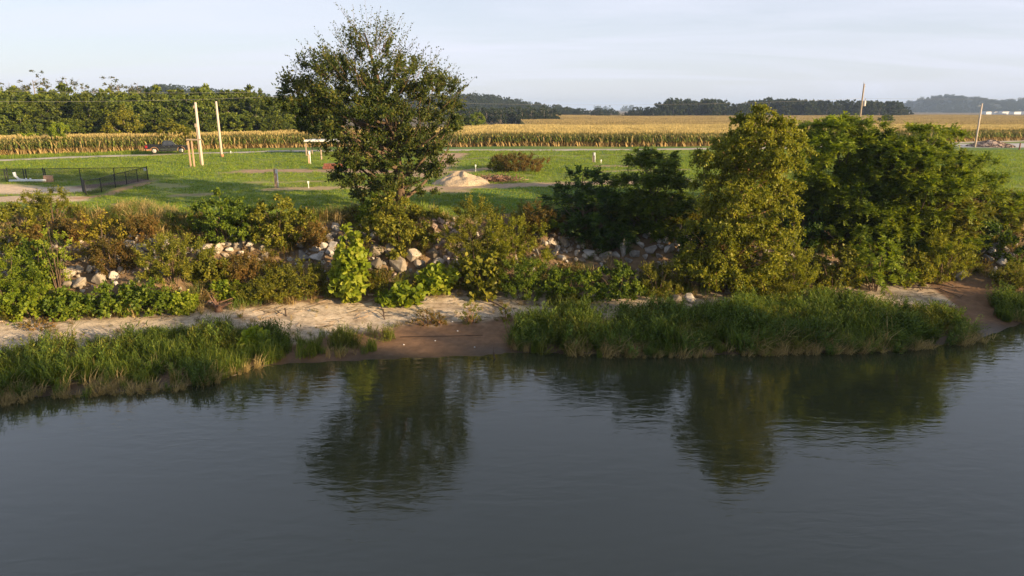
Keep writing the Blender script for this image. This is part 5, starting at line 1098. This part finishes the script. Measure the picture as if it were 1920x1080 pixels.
def glass(name, poly, mat=GLASS):
    for s in (-1, 1):
        Q = [(x_, s * (.925 - .16 * (z_ - 1.08) / .76), z_) for x_, z_ in poly]; n = len(Q); V = Q + [(x_, y_ - s * .03, z_) for x_, y_, z_ in Q]
        Fc = [tuple(range(n)), tuple(reversed(range(n, 2 * n)))] + [(i, (i + 1) % n, (i + 1) % n + n, i + n) for i in range(n)]; MB().add(V, Fc).build(name, mat, tk)
glass('rear_side_window', [(-.46, 1.25), (-.38, 1.66), (-.26, 1.74), (.06, 1.75), (.06, 1.25)]); glass('front_side_window', [(.13, 1.25), (.13, 1.75), (.40, 1.75), (.60, 1.68), (.98, 1.25)])
MB().add([(.66, -.72, 1.75), (1.235, -.86, 1.17), (1.235, .86, 1.17), (.66, .72, 1.75), (.70, -.72, 1.765), (1.275, -.86, 1.185), (1.275, .86, 1.185), (.70, .72, 1.765)], [(0, 1, 2, 3), (7, 6, 5, 4), (0, 4, 5, 1), (1, 5, 6, 2), (2, 6, 7, 3), (3, 7, 4, 0)]).build('windscreen', mat_car('sky_lit_glass', (.10, .11, .12), .05), tk)
MB().box((-.585, 0, 1.45), (.03, 1.3, .36), ry=.19).build('rear_window', GLASS, tk)
for s in (-1, 1):
    for x0, x1 in ((-.55, .08), (.12, 1.12)):
        d = MB().box(((x0 + x1) / 2, s * .963, .80), (x1 - x0, .012, .60)).build('door', PAINT, tk); MB().box((x0 + .16, s * .975, 1.02), (.2, .03, .05)).build('handle', CHROME, d)
    MB().box((.95, s * 1.06, 1.22), (.12, .2, .2)).build('mirror', TRIM, tk); MB().box((.3, s * .975, .62), (2.5, .02, .05)).build('side_trim', CHROME, tk); MB().box((.3, s * .95, .37), (1.9, .08, .06)).build('running_board', TRIM, tk)
    MB().box((2.80, s * .72, .90), (.14, .38, .2)).build('headlight', LAMP, tk); MB().box((-2.87, s * .86, 1.0), (.05, .16, .38)).build('tail_light', RED, tk); MB().box((-2.7, s * .965, 1.0), (.3, .012, .36)).build('tail_light_side', RED, tk)
    for cx_ in (xr, xf):
        o = MB(); P3 = [(x_, s * .975, z_) for x_, z_ in arch(cx_, .53, 11)]; o.tube(P3, .045, 6).build('wheel_arch', MUD, tk, True)
        wh = MB().tube([(cx_, s * .72, .40), (cx_, s * .74, .40), (cx_, s * .97, .40), (cx_, s * .985, .40)], [.34, .40, .40, .34], 22).build('wheel', RUB, tk, True)
        MB().tube([(cx_, s * .90, .40), (cx_, s * .992, .40)], [.265, .265], 18).build('rim', simple('muddy_rim', (.62, .56, .50), .5, var=.2), wh, True)
        for q in range(5): a = q * 1.257; MB().box((cx_ + .15 * math.cos(a), s * .996, .40 + .15 * math.sin(a)), (.22, .012, .05), ry=-a).build('spoke', CHROME, wh)
MB().box((2.88, 0, .58), (.18, 1.86, .22)).build('front_bumper', CHROME, tk); MB().box((-2.93, 0, .58), (.16, 1.84, .2)).build('rear_bumper', MUD, tk); MB().box((2.86, 0, .86), (.06, 1.05, .3)).build('grille', CHROME, tk); MB().box((-2.89, 0, .98), (.03, 1.5, .5)).build('tailgate', PAINT, tk)
MB().box((-2.4, -.967, .56), (.7, .012, .22)).build('mud_splash', MUD, tk)

# ------------------------------------------------------------------ tall wood on the river's other bank, behind the camera
rg = np.random.default_rng(77); Xn = np.arange(55, 170, 3.2) + rg.normal(size=36) * 1.0; Yn = -36 + .12 * Xn - 9 + rg.normal(size=36) * 2.0; Pn = np.stack([Xn, Yn, terrain(Xn, Yn) - .3], 1)
scatter('near_bank_wood', [bpy.data.objects.new('bank_tree', c[0]) for c in WP], Pn, rg.random(36) * 6.28, NEAR_H / 10.0 * (.9 + .2 * rg.random(36)), rg.integers(0, 4, 36), 'tall wood along the opposite river bank')
# ------------------------------------------------------------------ haze in the air
m, nt, out = mat_new('haze_air'); pv = nn(nt, 'ShaderNodeVolumePrincipled', ins={'Color': (.50, .68, 1.0, 1), 'Density': .00017, 'Anisotropy': 0.0}); lk(nt, pv.outputs[0], out.inputs['Volume'])
hz = MB().box((0, 2000, 46), (17000, 17000, 100)).build('haze', m); tag(hz, 'thin evening haze over the fields', None, kind='stuff')
